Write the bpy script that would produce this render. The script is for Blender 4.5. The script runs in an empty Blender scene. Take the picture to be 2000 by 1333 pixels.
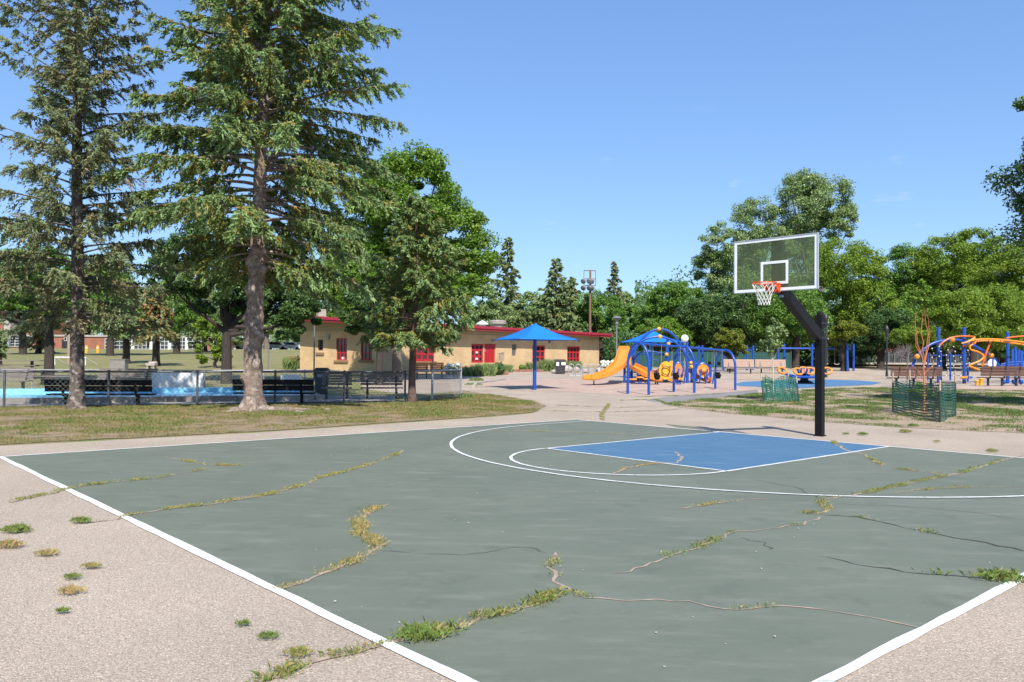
import bpy, math, random
import numpy as np
from mathutils import Vector, Matrix

SC = bpy.context.scene
COL = SC.collection
rnd = random.Random(11)
R = math.radians

# ------------------------------------------------------------------ camera
FPX, CAMH, PITCH, ROLL, CYAW = 1595.8, 1.6635, .0199, .0082, -.842
CCX, CCY = 8.6329, -15.91
Fv = np.array([0, math.cos(PITCH), math.sin(PITCH)])
R0 = np.array([1., 0, 0]); U0 = np.cross(R0, Fv)
Rv = R0*math.cos(ROLL) + U0*math.sin(ROLL)
Uv = -R0*math.sin(ROLL) + U0*math.cos(ROLL)
cam = bpy.data.cameras.new("camera")
camo = bpy.data.objects.new("camera", cam); COL.objects.link(camo)
m = Matrix(((Rv[0], Uv[0], -Fv[0], 0), (Rv[1], Uv[1], -Fv[1], 0), (Rv[2], Uv[2], -Fv[2], CAMH), (0, 0, 0, 1)))
camo.matrix_world = m
cam.sensor_width = 36; cam.lens = 36*FPX/2000; cam.clip_end = 6000; cam.clip_start = .1
SC.camera = camo

# ------------------------------------------------------------------ sky and sun
SUN_EL, SUN_AZ = 46.5, 170          # azimuth clockwise from +Y
w = bpy.data.worlds.new("World"); SC.world = w; w.use_nodes = True
nt = w.node_tree; bg = nt.nodes["Background"]
sky = nt.nodes.new("ShaderNodeTexSky"); sky.sky_type = 'NISHITA'; sky.sun_disc = False
sky.sun_elevation = R(SUN_EL); sky.sun_rotation = R(SUN_AZ)
sky.altitude = 200; sky.air_density = 1.0; sky.dust_density = .6; sky.ozone_density = 1.6
hs = nt.nodes.new('ShaderNodeHueSaturation'); hs.inputs['Saturation'].default_value = 1.22; hs.inputs['Hue'].default_value = .515
bg.inputs['Strength'].default_value = .1
gm = nt.nodes.new('ShaderNodeGamma'); gm.inputs[1].default_value = .55
tn = nt.nodes.new('ShaderNodeMixRGB'); tn.blend_type = 'MULTIPLY'; tn.inputs[0].default_value = 1; tn.inputs[2].default_value = (1.44, 1.93, 2.45, 1)
# faint wisps of cloud low in the sky
tc = nt.nodes.new("ShaderNodeTexCoord")
mp = nt.nodes.new("ShaderNodeMapping"); mp.inputs['Scale'].default_value = (4, 4, 14)
nz = nt.nodes.new("ShaderNodeTexNoise"); nz.inputs['Scale'].default_value = 2.6; nz.inputs['Detail'].default_value = 7
nz.inputs['Roughness'].default_value = .62
rp = nt.nodes.new("ShaderNodeValToRGB"); rp.color_ramp.elements[0].position = .635; rp.color_ramp.elements[1].position = .85
sx = nt.nodes.new("ShaderNodeSeparateXYZ")
mr = nt.nodes.new("ShaderNodeMapRange"); mr.inputs[1].default_value = .02; mr.inputs[2].default_value = .17; mr.inputs[3].default_value = 0; mr.inputs[4].default_value = 1
mr2 = nt.nodes.new("ShaderNodeMapRange"); mr2.inputs[1].default_value = .17; mr2.inputs[2].default_value = .30; mr2.inputs[3].default_value = 1; mr2.inputs[4].default_value = 0
mm = nt.nodes.new("ShaderNodeMath"); mm.operation = 'MULTIPLY'
mm2 = nt.nodes.new("ShaderNodeMath"); mm2.operation = 'MULTIPLY'
mm3 = nt.nodes.new("ShaderNodeMath"); mm3.operation = 'MULTIPLY'; mm3.inputs[1].default_value = .35
mx = nt.nodes.new("ShaderNodeMixRGB"); mx.inputs[2].default_value = (7.2, 7.4, 8.0, 1)
L = nt.links.new
L(tc.outputs['Generated'], mp.inputs[0]); L(mp.outputs[0], nz.inputs[0]); L(nz.outputs[0], rp.inputs[0])
L(tc.outputs['Generated'], sx.inputs[0]); L(sx.outputs[2], mr.inputs[0]); L(sx.outputs[2], mr2.inputs[0])
L(mr.outputs[0], mm.inputs[0]); L(mr2.outputs[0], mm.inputs[1]); L(mm.outputs[0], mm2.inputs[0]); L(rp.outputs[0], mm2.inputs[1])
L(mm2.outputs[0], mm3.inputs[0]); L(mm3.outputs[0], mx.inputs[0]); L(sky.outputs[0], hs.inputs['Color']); L(hs.outputs[0], gm.inputs[0]); L(gm.outputs[0], tn.inputs[1]); L(tn.outputs[0], mx.inputs[1]); L(mx.outputs[0], bg.inputs[0])
sl = bpy.data.lights.new("sun", 'SUN'); sl.energy = 4.4; sl.angle = R(.5); sl.color = (1, .94, .85)
so = bpy.data.objects.new("sun", sl); COL.objects.link(so)
sdir = Vector((math.sin(R(SUN_AZ))*math.cos(R(SUN_EL)), math.cos(R(SUN_AZ))*math.cos(R(SUN_EL)), math.sin(R(SUN_EL))))
so.rotation_euler = sdir.to_track_quat('Z', 'Y').to_euler(); so.location = (0, 0, 60)
vs = SC.view_settings; vs.view_transform = 'Standard'; vs.look = 'None'; vs.gamma = 1; vs.use_curve_mapping = False
vs.exposure = .7
SC.cycles.max_bounces = 6; SC.cycles.transparent_max_bounces = 12; SC.cycles.use_denoising = True

# ------------------------------------------------------------------ geometry of the place
def ray(px, py): return Fv + Rv*(px-1000)/FPX + Uv*(666.5-py)/FPX
def sst(a, b, x):
    t = np.clip((x-a)/(b-a), 0, 1); return t*t*(3-2*t)
def zt(x, y):
    s = .018 + .014*sst(13, 22, -np.asarray(x, float))
    return s*np.clip(np.asarray(y, float)-38, 0, 78)
def at(px, py, d):
    r = ray(px, py); return np.array([0, 0, CAMH]) + r*d/r[1]
def atx(px, d):
    p = at(px, 690, d); return np.array([p[0], d, float(zt(p[0], d))])
def G(px, py):
    r = ray(px, py); lo, hi = 1., 400.
    f = lambda t: CAMH + r[2]*t - float(zt(r[0]*t, r[1]*t))
    if f(hi) > 0: return np.array([r[0]*hi, r[1]*hi, float(zt(r[0]*hi, r[1]*hi))])
    for _ in range(60):
        mid = (lo+hi)/2
        if f(mid) > 0: lo = mid
        else: hi = mid
    return np.array([r[0]*lo, r[1]*lo, float(zt(r[0]*lo, r[1]*lo))])
cu = np.array([math.cos(CYAW), math.sin(CYAW)]); cv = np.array([-math.sin(CYAW), math.cos(CYAW)])
def CW(x, y, z=0):
    """court coordinates (x along the baseline, y towards the hoop pole) to world"""
    return np.array([(x-CCX)*math.cos(CYAW) - (y-CCY)*math.sin(CYAW), (x-CCX)*math.sin(CYAW) + (y-CCY)*math.cos(CYAW), z])

# ------------------------------------------------------------------ materials
MATS = {}
def nodes(name):
    m = bpy.data.materials.new(name); m.use_nodes = True
    return m, m.node_tree, m.node_tree.nodes["Principled BSDF"]
def mat(name, c1, c2=None, scale=4., rough=.7, bump=0., bscale=60., metal=0., spec=.4, c3=None, s3=30., k3=.5, detail=5, lo=.35, hi=.65, stretch=None):
    if name in MATS: return MATS[name]
    m, t, b = nodes(name); l = t.links.new
    b.inputs['Roughness'].default_value = rough; b.inputs['Metallic'].default_value = metal
    b.inputs['Specular IOR Level'].default_value = spec
    b.inputs['Base Color'].default_value = (*c1, 1)
    tc = t.nodes.new("ShaderNodeTexCoord"); src = tc.outputs['Object']
    if stretch:
        mp = t.nodes.new("ShaderNodeMapping"); mp.inputs['Scale'].default_value = stretch
        l(src, mp.inputs[0]); src = mp.outputs[0]
    def noise(sc, d=detail):
        n = t.nodes.new("ShaderNodeTexNoise"); n.inputs['Scale'].default_value = sc; n.inputs['Detail'].default_value = d
        n.inputs['Roughness'].default_value = .6; l(src, n.inputs[0]); return n.outputs[0]
    cur = None
    if c2:
        rp = t.nodes.new("ShaderNodeValToRGB"); e = rp.color_ramp.elements
        e[0].position = lo; e[0].color = (*c1, 1); e[1].position = hi; e[1].color = (*c2, 1)
        l(noise(scale), rp.inputs[0]); cur = rp.outputs[0]
    if c3:
        rp = t.nodes.new("ShaderNodeValToRGB"); e = rp.color_ramp.elements
        e[0].position = k3; e[0].color = (0, 0, 0, 1); e[1].position = min(1, k3+.12); e[1].color = (1, 1, 1, 1)
        l(noise(s3), rp.inputs[0])
        mx = t.nodes.new("ShaderNodeMixRGB"); l(rp.outputs[0], mx.inputs[0]); mx.inputs[1].default_value = (*c1, 1)
        if cur: l(cur, mx.inputs[1])
        mx.inputs[2].default_value = (*c3, 1); cur = mx.outputs[0]
    if cur: l(cur, b.inputs['Base Color'])
    if bump:
        bp = t.nodes.new("ShaderNodeBump"); bp.inputs['Strength'].default_value = bump; bp.inputs['Distance'].default_value = .02
        l(noise(bscale), bp.inputs['Height']); l(bp.outputs[0], b.inputs['Normal'])
    MATS[name] = m; return m
def leafmat(name, stops, trans=.25, rough=.55, spec=.3):
    """stops: colours spread over the per-leaf attribute 'var' (0..1)"""
    if name in MATS: return MATS[name]
    m, t, b = nodes(name); l = t.links.new
    a = t.nodes.new("ShaderNodeAttribute"); a.attribute_name = 'var'
    rp = t.nodes.new("ShaderNodeValToRGB"); e = rp.color_ramp.elements
    while len(e) < len(stops): e.new(.5)
    for i, c in enumerate(stops):
        e[i].position = i/(len(stops)-1); e[i].color = (*c, 1)
    l(a.outputs['Fac'], rp.inputs[0]); l(rp.outputs[0], b.inputs['Base Color'])
    b.inputs['Roughness'].default_value = rough; b.inputs['Specular IOR Level'].default_value = spec
    if trans:
        tr = t.nodes.new("ShaderNodeBsdfTranslucent"); l(rp.outputs[0], tr.inputs[0])
        mx = t.nodes.new("ShaderNodeMixShader"); mx.inputs[0].default_value = trans
        l(b.outputs[0], mx.inputs[1]); l(tr.outputs[0], mx.inputs[2]); l(mx.outputs[0], t.nodes["Material Output"].inputs[0])
    MATS[name] = m; return m
BLUE = mat('blue_paint', (.008, .060, .32), (.010, .07, .36), 2, rough=.32, spec=.5)
ORANGE = mat('orange_plastic', (.72, .26, .03), (.62, .22, .03), 3, rough=.4)
YELLOW = mat('yellow_plastic', (.78, .40, .03), (.7, .34, .03), 6, rough=.4)
RUST = mat('brown_plastic', (.40, .13, .05), (.34, .11, .04), 3, rough=.5)
DARK = mat('black_metal', (.018, .019, .024), (.03, .03, .036), 5, rough=.45)
BLACKW = mat('black_board', (.008, .008, .009), (.014, .013, .014), 6, rough=.7, bump=.2, spec=.15)
GALV = mat('galvanised_steel', (.34, .36, .38), (.25, .27, .29), 8, rough=.5, metal=.25)
DGREY = mat('dark_coated_steel', (.05, .058, .065), (.10, .11, .115), 6, rough=.5)
POLE = mat('lamp_grey', (.14, .145, .15), (.19, .19, .19), 5, rough=.5)
WHITE = mat('white_paint', (.78, .79, .80), (.70, .71, .72), 9, rough=.55)
CONC = mat('concrete', (.40, .37, .33), (.30, .275, .25), 1.5, rough=.9, bump=.2, bscale=40)
GREYW = mat('weathered_board', (.15, .125, .115), (.21, .18, .165), 3, rough=.8, stretch=(1, 12, 12), bump=.2)
PINKW = mat('pinkish_board', (.46, .32, .25), (.38, .26, .20), 3, rough=.7, stretch=(1, 12, 12))
BROWNW = mat('brown_board', (.115, .058, .042), (.09, .045, .033), 3, rough=.6, stretch=(1, 12, 12))
ORANGEW = mat('orange_board', (.55, .24, .10), (.45, .19, .08), 3, rough=.7, stretch=(1, 12, 12))
REDP = mat('red_paint', (.46, .022, .032), (.38, .018, .026), 4, rough=.45)
REDM = mat('raspberry_fascia', (.36, .028, .055), (.30, .024, .045), 3, rough=.55)
REDF = mat('dark_red_fascia', (.30, .018, .035), (.26, .018, .03), 4, rough=.5)
GLASSD = mat('window_glass', (.018, .02, .024), (.035, .04, .045), .8, rough=.06, spec=.8)
STONE = mat('pale_stone', (.42, .37, .33), (.30, .25, .22), 3, rough=.9, bump=.4, bscale=12)
ROPE = mat('white_rope', (.72, .71, .68), rough=.9)
BARK = mat('spruce_bark', (.27, .205, .165), (.12, .09, .072), 9, rough=.95, bump=1.0, bscale=18, c3=(.38, .32, .27), s3=5, k3=.54)
BARKD = mat('dark_bark', (.06, .048, .04), (.035, .028, .024), 8, rough=.95, bump=.8, bscale=20, stretch=(3, 3, .6))
BARKG = mat('grey_bark', (.20, .165, .135), (.11, .09, .075), 6, rough=.95, bump=.8, bscale=20, stretch=(3, 3, .6))
ROOF = mat('roof_membrane', (.34, .33, .32), (.28, .27, .26), 2, rough=.8)
TANP = mat('tan_soffit', (.40, .31, .20), (.36, .28, .18), 2, rough=.8)

# ------------------------------------------------------------------ mesh helpers
def basis(d):
    d = np.asarray(d, float); d = d/np.linalg.norm(d)
    up = np.array([0, 0, 1.]) if abs(d[2]) < .95 else np.array([1., 0, 0])
    s = np.cross(d, up); s /= np.linalg.norm(s); return d, s, np.cross(s, d)
class MB:
    def __init__(s): s.v = []; s.f = []
    def add(s, vs, fs):
        o = len(s.v); s.v += [tuple(map(float, p)) for p in vs]; s.f += [tuple(i+o for i in f) for f in fs]; return s
    def box(s, c, size, rz=0):
        c = np.asarray(c, float); hx, hy, hz = [k/2 for k in size]; ca, sa = math.cos(rz), math.sin(rz)
        vs = []
        for z in (-hz, hz):
            for x, y in ((-hx, -hy), (hx, -hy), (hx, hy), (-hx, hy)):
                vs.append((c[0]+x*ca-y*sa, c[1]+x*sa+y*ca, c[2]+z))
        return s.add(vs, [(3, 2, 1, 0), (4, 5, 6, 7), (0, 1, 5, 4), (1, 2, 6, 5), (2, 3, 7, 6), (3, 0, 4, 7)])
    def beam(s, p, q, wd, ht, side=None):
        p = np.asarray(p, float); q = np.asarray(q, float); d, sd, up = basis(q-p)
        if side is not None:
            sd = np.asarray(side, float); sd = sd - d*(sd@d); sd /= np.linalg.norm(sd); up = np.cross(sd, d)
        a, b = sd*wd/2, up*ht/2
        vs = [p-a-b, p+a-b, p+a+b, p-a+b, q-a-b, q+a-b, q+a+b, q-a+b]
        return s.add(vs, [(0, 1, 2, 3), (7, 6, 5, 4), (1, 0, 4, 5), (2, 1, 5, 6), (3, 2, 6, 7), (0, 3, 7, 4)])
    def tube(s, pts, r, n=8, cap=True):
        pts = [np.asarray(p, float) for p in pts]; k = len(pts)
        rs = [r]*k if np.isscalar(r) else list(r)
        vs = []; fs = []; prev = None
        for i, p in enumerate(pts):
            d = pts[min(i+1, k-1)] - pts[max(i-1, 0)]; d = d/(np.linalg.norm(d)+1e-12)
            if prev is None: _, sd, up = basis(d)
            else:
                sd = prev - d*(prev@d); sd /= np.linalg.norm(sd)+1e-12; up = np.cross(sd, d)
            prev = sd
            for j in range(n):
                a = 2*math.pi*j/n; vs.append(p + (sd*math.cos(a)+up*math.sin(a))*rs[i])
        for i in range(k-1):
            for j in range(n):
                fs.append((i*n+j, i*n+(j+1) % n, (i+1)*n+(j+1) % n, (i+1)*n+j))
        if cap: fs.append(tuple(range(n-1, -1, -1))); fs.append(tuple(range((k-1)*n, k*n)))
        return s.add(vs, fs)
    def sphere(s, c, r, n=10, sq=(1, 1, 1), jit=0):
        vs = []; fs = []; h = n//2+1
        for i in range(h+1):
            th = math.pi*i/h
            for j in range(n):
                ph = 2*math.pi*j/n; k = 1+(rnd.random()-.5)*jit
                vs.append((c[0]+r*sq[0]*k*math.sin(th)*math.cos(ph), c[1]+r*sq[1]*k*math.sin(th)*math.sin(ph), c[2]+r*sq[2]*k*math.cos(th)))
        for i in range(h):
            for j in range(n): fs.append((i*n+j, (i+1)*n+j, (i+1)*n+(j+1) % n, i*n+(j+1) % n))
        return s.add(vs, fs)
    def lathe(s, c, prof, n=14):
        vs = []; fs = []
        for r, z in prof:
            for j in range(n):
                a = 2*math.pi*j/n; vs.append((c[0]+r*math.cos(a), c[1]+r*math.sin(a), c[2]+z))
        for i in range(len(prof)-1):
            for j in range(n): fs.append((i*n+j, i*n+(j+1) % n, (i+1)*n+(j+1) % n, (i+1)*n+j))
        fs.append(tuple(range(n-1, -1, -1))); k = len(prof)-1; fs.append(tuple(range(k*n, k*n+n)))
        return s.add(vs, fs)
    def prism(s, poly, p0, ax, ay, az, t):
        """2-D outline poly placed at p0 with axes ax, ay, extruded t along az"""
        p0, ax, ay, az = [np.asarray(k, float) for k in (p0, ax, ay, az)]
        n = len(poly); vs = [p0+ax*a+ay*b for a, b in poly] + [p0+ax*a+ay*b+az*t for a, b in poly]
        fs = [tuple(range(n-1, -1, -1)), tuple(range(n, 2*n))] + [(i, (i+1) % n, n+(i+1) % n, n+i) for i in range(n)]
        return s.add(vs, fs)
    def build(s, name, mt, parent=None, smooth=False, base=None, kind=None, recalc=True):
        me = bpy.data.meshes.new(name)
        b = np.array(base if base is not None else (parent.location if parent is not None and getattr(parent, '_w', True) else (0, 0, 0)), float)
        me.from_pydata([tuple(np.array(p)-b) for p in s.v], [], s.f)
        if recalc:
            import bmesh
            bm = bmesh.new(); bm.from_mesh(me); bmesh.ops.recalc_face_normals(bm, faces=bm.faces); bm.to_mesh(me); bm.free()
        me.materials.append(mt)
        if smooth:
            me.polygons.foreach_set('use_smooth', [True]*len(me.polygons))
            try: me.set_sharp_from_angle(angle=R(38))
            except Exception: pass
        return link(name, me, parent, kind)
def link(name, me, parent=None, kind=None):
    o = bpy.data.objects.new(name, me); COL.objects.link(o)
    if parent is not None: o.parent = parent
    if kind: o['kind'] = kind
    return o
def mesh_np(name, V, Fq, mt, var=None, smooth=False):
    me = bpy.data.meshes.new(name); V = np.asarray(V, np.float32); Fq = np.asarray(Fq, np.int32); k = Fq.shape[1]
    me.vertices.add(len(V)); me.vertices.foreach_set('co', V.ravel())
    me.loops.add(Fq.size); me.loops.foreach_set('vertex_index', Fq.ravel())
    me.polygons.add(len(Fq)); me.polygons.foreach_set('loop_start', np.arange(0, Fq.size, k, dtype=np.int32))
    if smooth: me.polygons.foreach_set('use_smooth', np.ones(len(Fq), bool))
    if var is not None:
        a = me.attributes.new('var', 'FLOAT', 'FACE'); a.data.foreach_set('value', np.asarray(var, np.float32))
    me.materials.append(mt); me.update(); return me
def tag(o, label=None, cat=None, group=None, kind=None):
    if label: o['label'] = label
    if cat: o['category'] = cat
    if group: o['group'] = group
    if kind: o['kind'] = kind
    return o
def T(name, label, cat, loc, group=None, rz=0):
    o = bpy.data.objects.new(name, None); COL.objects.link(o); o.location = tuple(map(float, loc)); o.rotation_euler.z = rz
    o.empty_display_size = .2
    return tag(o, label, cat, group)
ZERO = (0, 0, 0)
def kids(o): return [c for c in COL.objects if c.parent == o]
def dup(src, loc, rz, label, group=None, scale=None):
    def cp(o, par):
        c = o.copy(); COL.objects.link(c); c.parent = par
        for k in list(o.children): cp(k, c)
        return c
    c = cp(src, None); c.location = tuple(map(float, loc)); c.rotation_euler.z = rz; c['label'] = label
    if group: c['group'] = group
    if scale: c.scale = (scale,)*3 if np.isscalar(scale) else scale
    return c

# ------------------------------------------------------------------ ground sheets
def clip(poly, y0, keep_low):
    out = []
    n = len(poly)
    for i in range(n):
        a, b = poly[i], poly[(i+1) % n]
        ia = (a[1] <= y0) == keep_low; ib = (b[1] <= y0) == keep_low
        if ia: out.append(a)
        if ia != ib:
            t = (y0-a[1])/(b[1]-a[1]); out.append((a[0]+(b[0]-a[0])*t, y0))
    return out
def sheet(name, poly, mt, lift, parent=None, kind='structure', split=True):
    """flat polygon laid on the ground, split where the ground starts to rise"""
    me = bpy.data.meshes.new(name); V = []; Fs = []
    poly = [(float(p[0]), float(p[1])) for p in poly]
    parts = [clip(poly, 38, True), clip(poly, 38, False)] if split else [poly]
    for pl in parts:
        if len(pl) < 3: continue
        o = len(V); V += [(x, y, float(zt(max(x, -12.9), y))+lift) for x, y in pl]
        Fs.append(tuple(range(o, o+len(pl))))
    me.from_pydata(V, [], Fs)
    import bmesh
    bm = bmesh.new(); bm.from_mesh(me); bmesh.ops.triangulate(bm, faces=bm.faces, ngon_method='EAR_CLIP')
    for f in bm.faces:
        if f.normal.z < 0: f.normal_flip()
    bm.to_mesh(me); bm.free(); me.materials.append(mt)
    return link(name, me, parent, kind)
def GP(*pts): return [tuple(G(*p)[:2]) for p in pts]
def wob(poly, amp, step, seed=1):
    """roughen an outline"""
    r = random.Random(seed); out = []
    n = len(poly)
    for i in range(n):
        a, b = np.array(poly[i]), np.array(poly[(i+1) % n]); k = max(1, int(np.linalg.norm(b-a)/step))
        for j in range(k):
            q = a+(b-a)*j/k; out.append((q[0]+r.uniform(-amp, amp), q[1]+r.uniform(-amp, amp)))
    return out

GRASSG = mat('lawn_ground', (.17, .165, .06), (.25, .20, .095), .35, rough=.95, c3=(.13, .165, .045), s3=1.3, k3=.5, bump=.5, bscale=14)
LAWNM = mat('lawn_soil', (.27, .20, .13), (.18, .14, .075), 1.1, rough=.95, c3=(.10, .10, .035), s3=2.2, k3=.52, bump=.6, bscale=22)
LAWNR = mat('dry_lawn_soil', (.36, .27, .19), (.28, .21, .14), 1.2, rough=.95, bump=.6, bscale=22)
# exposed aggregate paving
def gravelmat():
    m, t, b = nodes('aggregate_paving'); l = t.links.new
    tc = t.nodes.new("ShaderNodeTexCoord")
    v = t.nodes.new("ShaderNodeTexVoronoi"); v.inputs['Scale'].default_value = 125; l(tc.outputs['Object'], v.inputs[0])
    v2 = t.nodes.new("ShaderNodeTexVoronoi"); v2.inputs['Scale'].default_value = 64; l(tc.outputs['Object'], v2.inputs[0])
    n = t.nodes.new("ShaderNodeTexNoise"); n.inputs['Scale'].default_value = .45; n.inputs['Detail'].default_value = 6; l(tc.outputs['Object'], n.inputs[0])
    sp = t.nodes.new("ShaderNodeSeparateColor"); l(v.outputs['Color'], sp.inputs[0])
    rp = t.nodes.new("ShaderNodeValToRGB"); e = rp.color_ramp.elements
    e[0].position = 0; e[0].color = (.25, .205, .168, 1); e[1].position = 1; e[1].color = (.64, .55, .45, 1)
    for p, c in ((.22, (.34, .28, .225, 1)), (.6, (.42, .348, .280, 1)), (.86, (.46, .385, .31, 1))):
        k = e.new(p); k.color = c
    l(sp.outputs[0], rp.inputs[0])
    rn = t.nodes.new("ShaderNodeValToRGB"); rn.color_ramp.elements[0].position = .3; rn.color_ramp.elements[0].color = (.82, .82, .805, 1)
    rn.color_ramp.elements[1].position = .7; rn.color_ramp.elements[1].color = (1.05, 1.04, 1.02, 1); l(n.outputs[0], rn.inputs[0])
    mx = t.nodes.new("ShaderNodeMixRGB"); mx.blend_type = 'MULTIPLY'; mx.inputs[0].default_value = 1
    l(rp.outputs[0], mx.inputs[1]); l(rn.outputs[0], mx.inputs[2]); l(mx.outputs[0], b.inputs['Base Color'])
    ad = t.nodes.new("ShaderNodeMath"); l(v.outputs['Distance'], ad.inputs[0]); l(v2.outputs['Distance'], ad.inputs[1])
    bp = t.nodes.new("ShaderNodeBump"); bp.invert = True; bp.inputs['Strength'].default_value = .55; bp.inputs['Distance'].default_value = .008
    l(ad.outputs[0], bp.inputs['Height']); l(bp.outputs[0], b.inputs['Normal']); b.inputs['Roughness'].default_value = .9
    b.inputs['Specular IOR Level'].default_value = .25
    MATS['aggregate_paving'] = m; return m
PAVE = gravelmat()
def courtmat(name, c, c2, dust):
    m, t, b = nodes(name); l = t.links.new
    tc = t.nodes.new("ShaderNodeTexCoord")
    def nz(s, d=6, st=None):
        n = t.nodes.new("ShaderNodeTexNoise"); n.inputs['Scale'].default_value = s; n.inputs['Detail'].default_value = d; n.inputs['Roughness'].default_value = .65
        if st:
            mp = t.nodes.new("ShaderNodeMapping"); mp.inputs['Scale'].default_value = st; mp.inputs['Rotation'].default_value = (0, 0, .7); l(tc.outputs['Object'], mp.inputs[0]); l(mp.outputs[0], n.inputs[0])
        else: l(tc.outputs['Object'], n.inputs[0])
        return n.outputs[0]
    def ramp(src, a, b2, ca, cb):
        r = t.nodes.new("ShaderNodeValToRGB"); e = r.color_ramp.elements
        e[0].position = a; e[0].color = (*ca, 1); e[1].position = b2; e[1].color = (*cb, 1); l(src, r.inputs[0]); return r.outputs[0]
    base = ramp(nz(.5), .3, .72, c, c2)
    def mixin(cur, fac, col):
        mx = t.nodes.new("ShaderNodeMixRGB"); l(fac, mx.inputs[0]); l(cur, mx.inputs[1]); mx.inputs[2].default_value = (*col, 1); return mx.outputs[0]
    K = (0, 0, 0)
    cur = mixin(base, ramp(nz(1.3, 9, (1, 4, 1)), .50, .8, K, (.60,)*3), dust)
    cur = mixin(cur, ramp(nz(9, 8), .60, .78, K, (.35,)*3), dust)
    cur = mixin(cur, ramp(nz(2.2, 8), .56, .8, K, (.6,)*3), tuple(k*.62 for k in c))
    cur = mixin(cur, ramp(nz(160, 2), .62, .70, K, (.30,)*3), tuple(k*.55 for k in c))
    cur = mixin(cur, ramp(nz(34, 3), .72, .76, K, (.55,)*3), (.42, .42, .40))
    l(cur, b.inputs['Base Color'])
    bp = t.nodes.new("ShaderNodeBump"); bp.inputs['Strength'].default_value = .35; bp.inputs['Distance'].default_value = .004
    l(nz(170, 3), bp.inputs['Height']); l(bp.outputs[0], b.inputs['Normal'])
    b.inputs['Roughness'].default_value = .75; b.inputs['Specular IOR Level'].default_value = .35
    MATS[name] = m; return m
COURTG = courtmat('green_court_paint', (.112, .131, .099), (.148, .166, .128), (.225, .235, .195))
COURTB = courtmat('blue_court_paint', (.055, .135, .232), (.066, .152, .258), (.17, .24, .31))
LINE = mat('line_paint', (.76, .77, .77), (.64, .65, .64), 3, rough=.7, c3=(.40, .42, .38), s3=15, k3=.55)
MULCH = mat('wood_chips', (.45, .33, .265), (.34, .24, .19), 1.2, rough=.95, c3=(.57, .45, .37), s3=16, k3=.55, bump=1., bscale=26)
RUBBER = mat('blue_rubber', (.055, .15, .28), (.07, .18, .32), 2, rough=.9, bump=.2, bscale=50)
SANDM = mat('tan_play_ground', (.42, .33, .24), (.33, .25, .18), 1.0, rough=.95, bump=.5, bscale=20)

# terrain: one sheet to the horizon
xs = np.concatenate([[-1500, -700, -350, -200], np.arange(-150, 151, 3.), [200, 350, 700, 1500]])
ys = np.concatenate([[-300, -100, -40], np.arange(-20, 37, 4.), [38], np.arange(40, 116, 3.), [116, 130, 160, 220, 350, 700, 1500, 2500]])
gx, gy = np.meshgrid(xs, ys)
V = np.stack([gx, gy, zt(gx, gy)], -1).reshape(-1, 3); nx, ny = len(xs), len(ys)
ii = np.arange(nx*ny).reshape(ny, nx)
Fq = np.stack([ii[:-1, :-1], ii[:-1, 1:], ii[1:, 1:], ii[1:, :-1]], -1).reshape(-1, 4)
ground = link('ground', mesh_np('ground', V, Fq, GRASSG, smooth=True), None, 'structure')

pave_poly = [(-60, -12), (-24, 10.5)] + GP((0, 872), (500, 846), (960, 815), (1040, 808), (1068, 793), (1030, 783), (940, 769), (905, 764)) + \
    [(-4.3, 36.0), (-7.2, 40), (-9.5, 50), (-7.5, 56), (6, 78), (26, 88), (60, 92), (60, -12)]
pavement = sheet('pavement', pave_poly, PAVE, .004)
# lawns
LEFT_LAWN = GP((-700, 913), (-300, 888), (0, 869), (500, 844), (960, 813), (1040, 806), (1068, 793), (1030, 783), (940, 769), (905, 763), (860, 772)) + [(-3.7, 28.9), (-15.4, 25.0), (-30, 20.4)]
left_lawn = sheet('left_lawn', wob(LEFT_LAWN, .06, .35, 3), LAWNM, .012)
RIGHT_LAWN = GP((1296, 789), (1330, 797), (1420, 808), (1600, 824), (1745, 835), (2000, 847), (2300, 862), (2600, 868), (2500, 770), (2000, 764), (1900, 762), (1740, 758), (1640, 759), (1480, 769))
right_lawn = sheet('right_lawn', wob(RIGHT_LAWN, .08, .35, 4), LAWNR, .012)
mulch = sheet('wood_chip_bed', wob(GP((935, 748), (985, 742), (1170, 740), (1250, 745), (1340, 744), (1440, 748), (1480, 757), (1470, 764), (1250, 775), (1130, 767), (1000, 760), (940, 754)), .06, .8, 5), MULCH, .010)
mulch2 = sheet('wood_chip_bed', wob(GP((1860, 755), (2000, 752), (2500, 752), (2600, 764), (2000, 763), (1880, 761)), .06, .8, 6), MULCH, .010)
pad = sheet('rubber_pad', GP((1432, 751), (1450, 747), (1500, 744), (1600, 742), (1680, 744), (1722, 748), (1705, 752), (1640, 755), (1560, 759), (1500, 757), (1445, 755)), RUBBER, .016)
swingfloor = sheet('play_ground_soil', GP((1440, 742), (1700, 742), (1735, 738), (1690, 727), (1500, 727), (1420, 735)), SANDM, .012)
# grey asphalt path by the chips, pale kerb round the chip bed
ASPH = mat('old_asphalt', (.24, .225, .22), (.19, .18, .175), 1.5, rough=.95, bump=.4, bscale=60)
sheet('asphalt_path', GP((1262, 783), (1300, 776), (1400, 768), (1480, 762), (1482, 769), (1400, 777), (1300, 788)), ASPH, .010)

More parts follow.
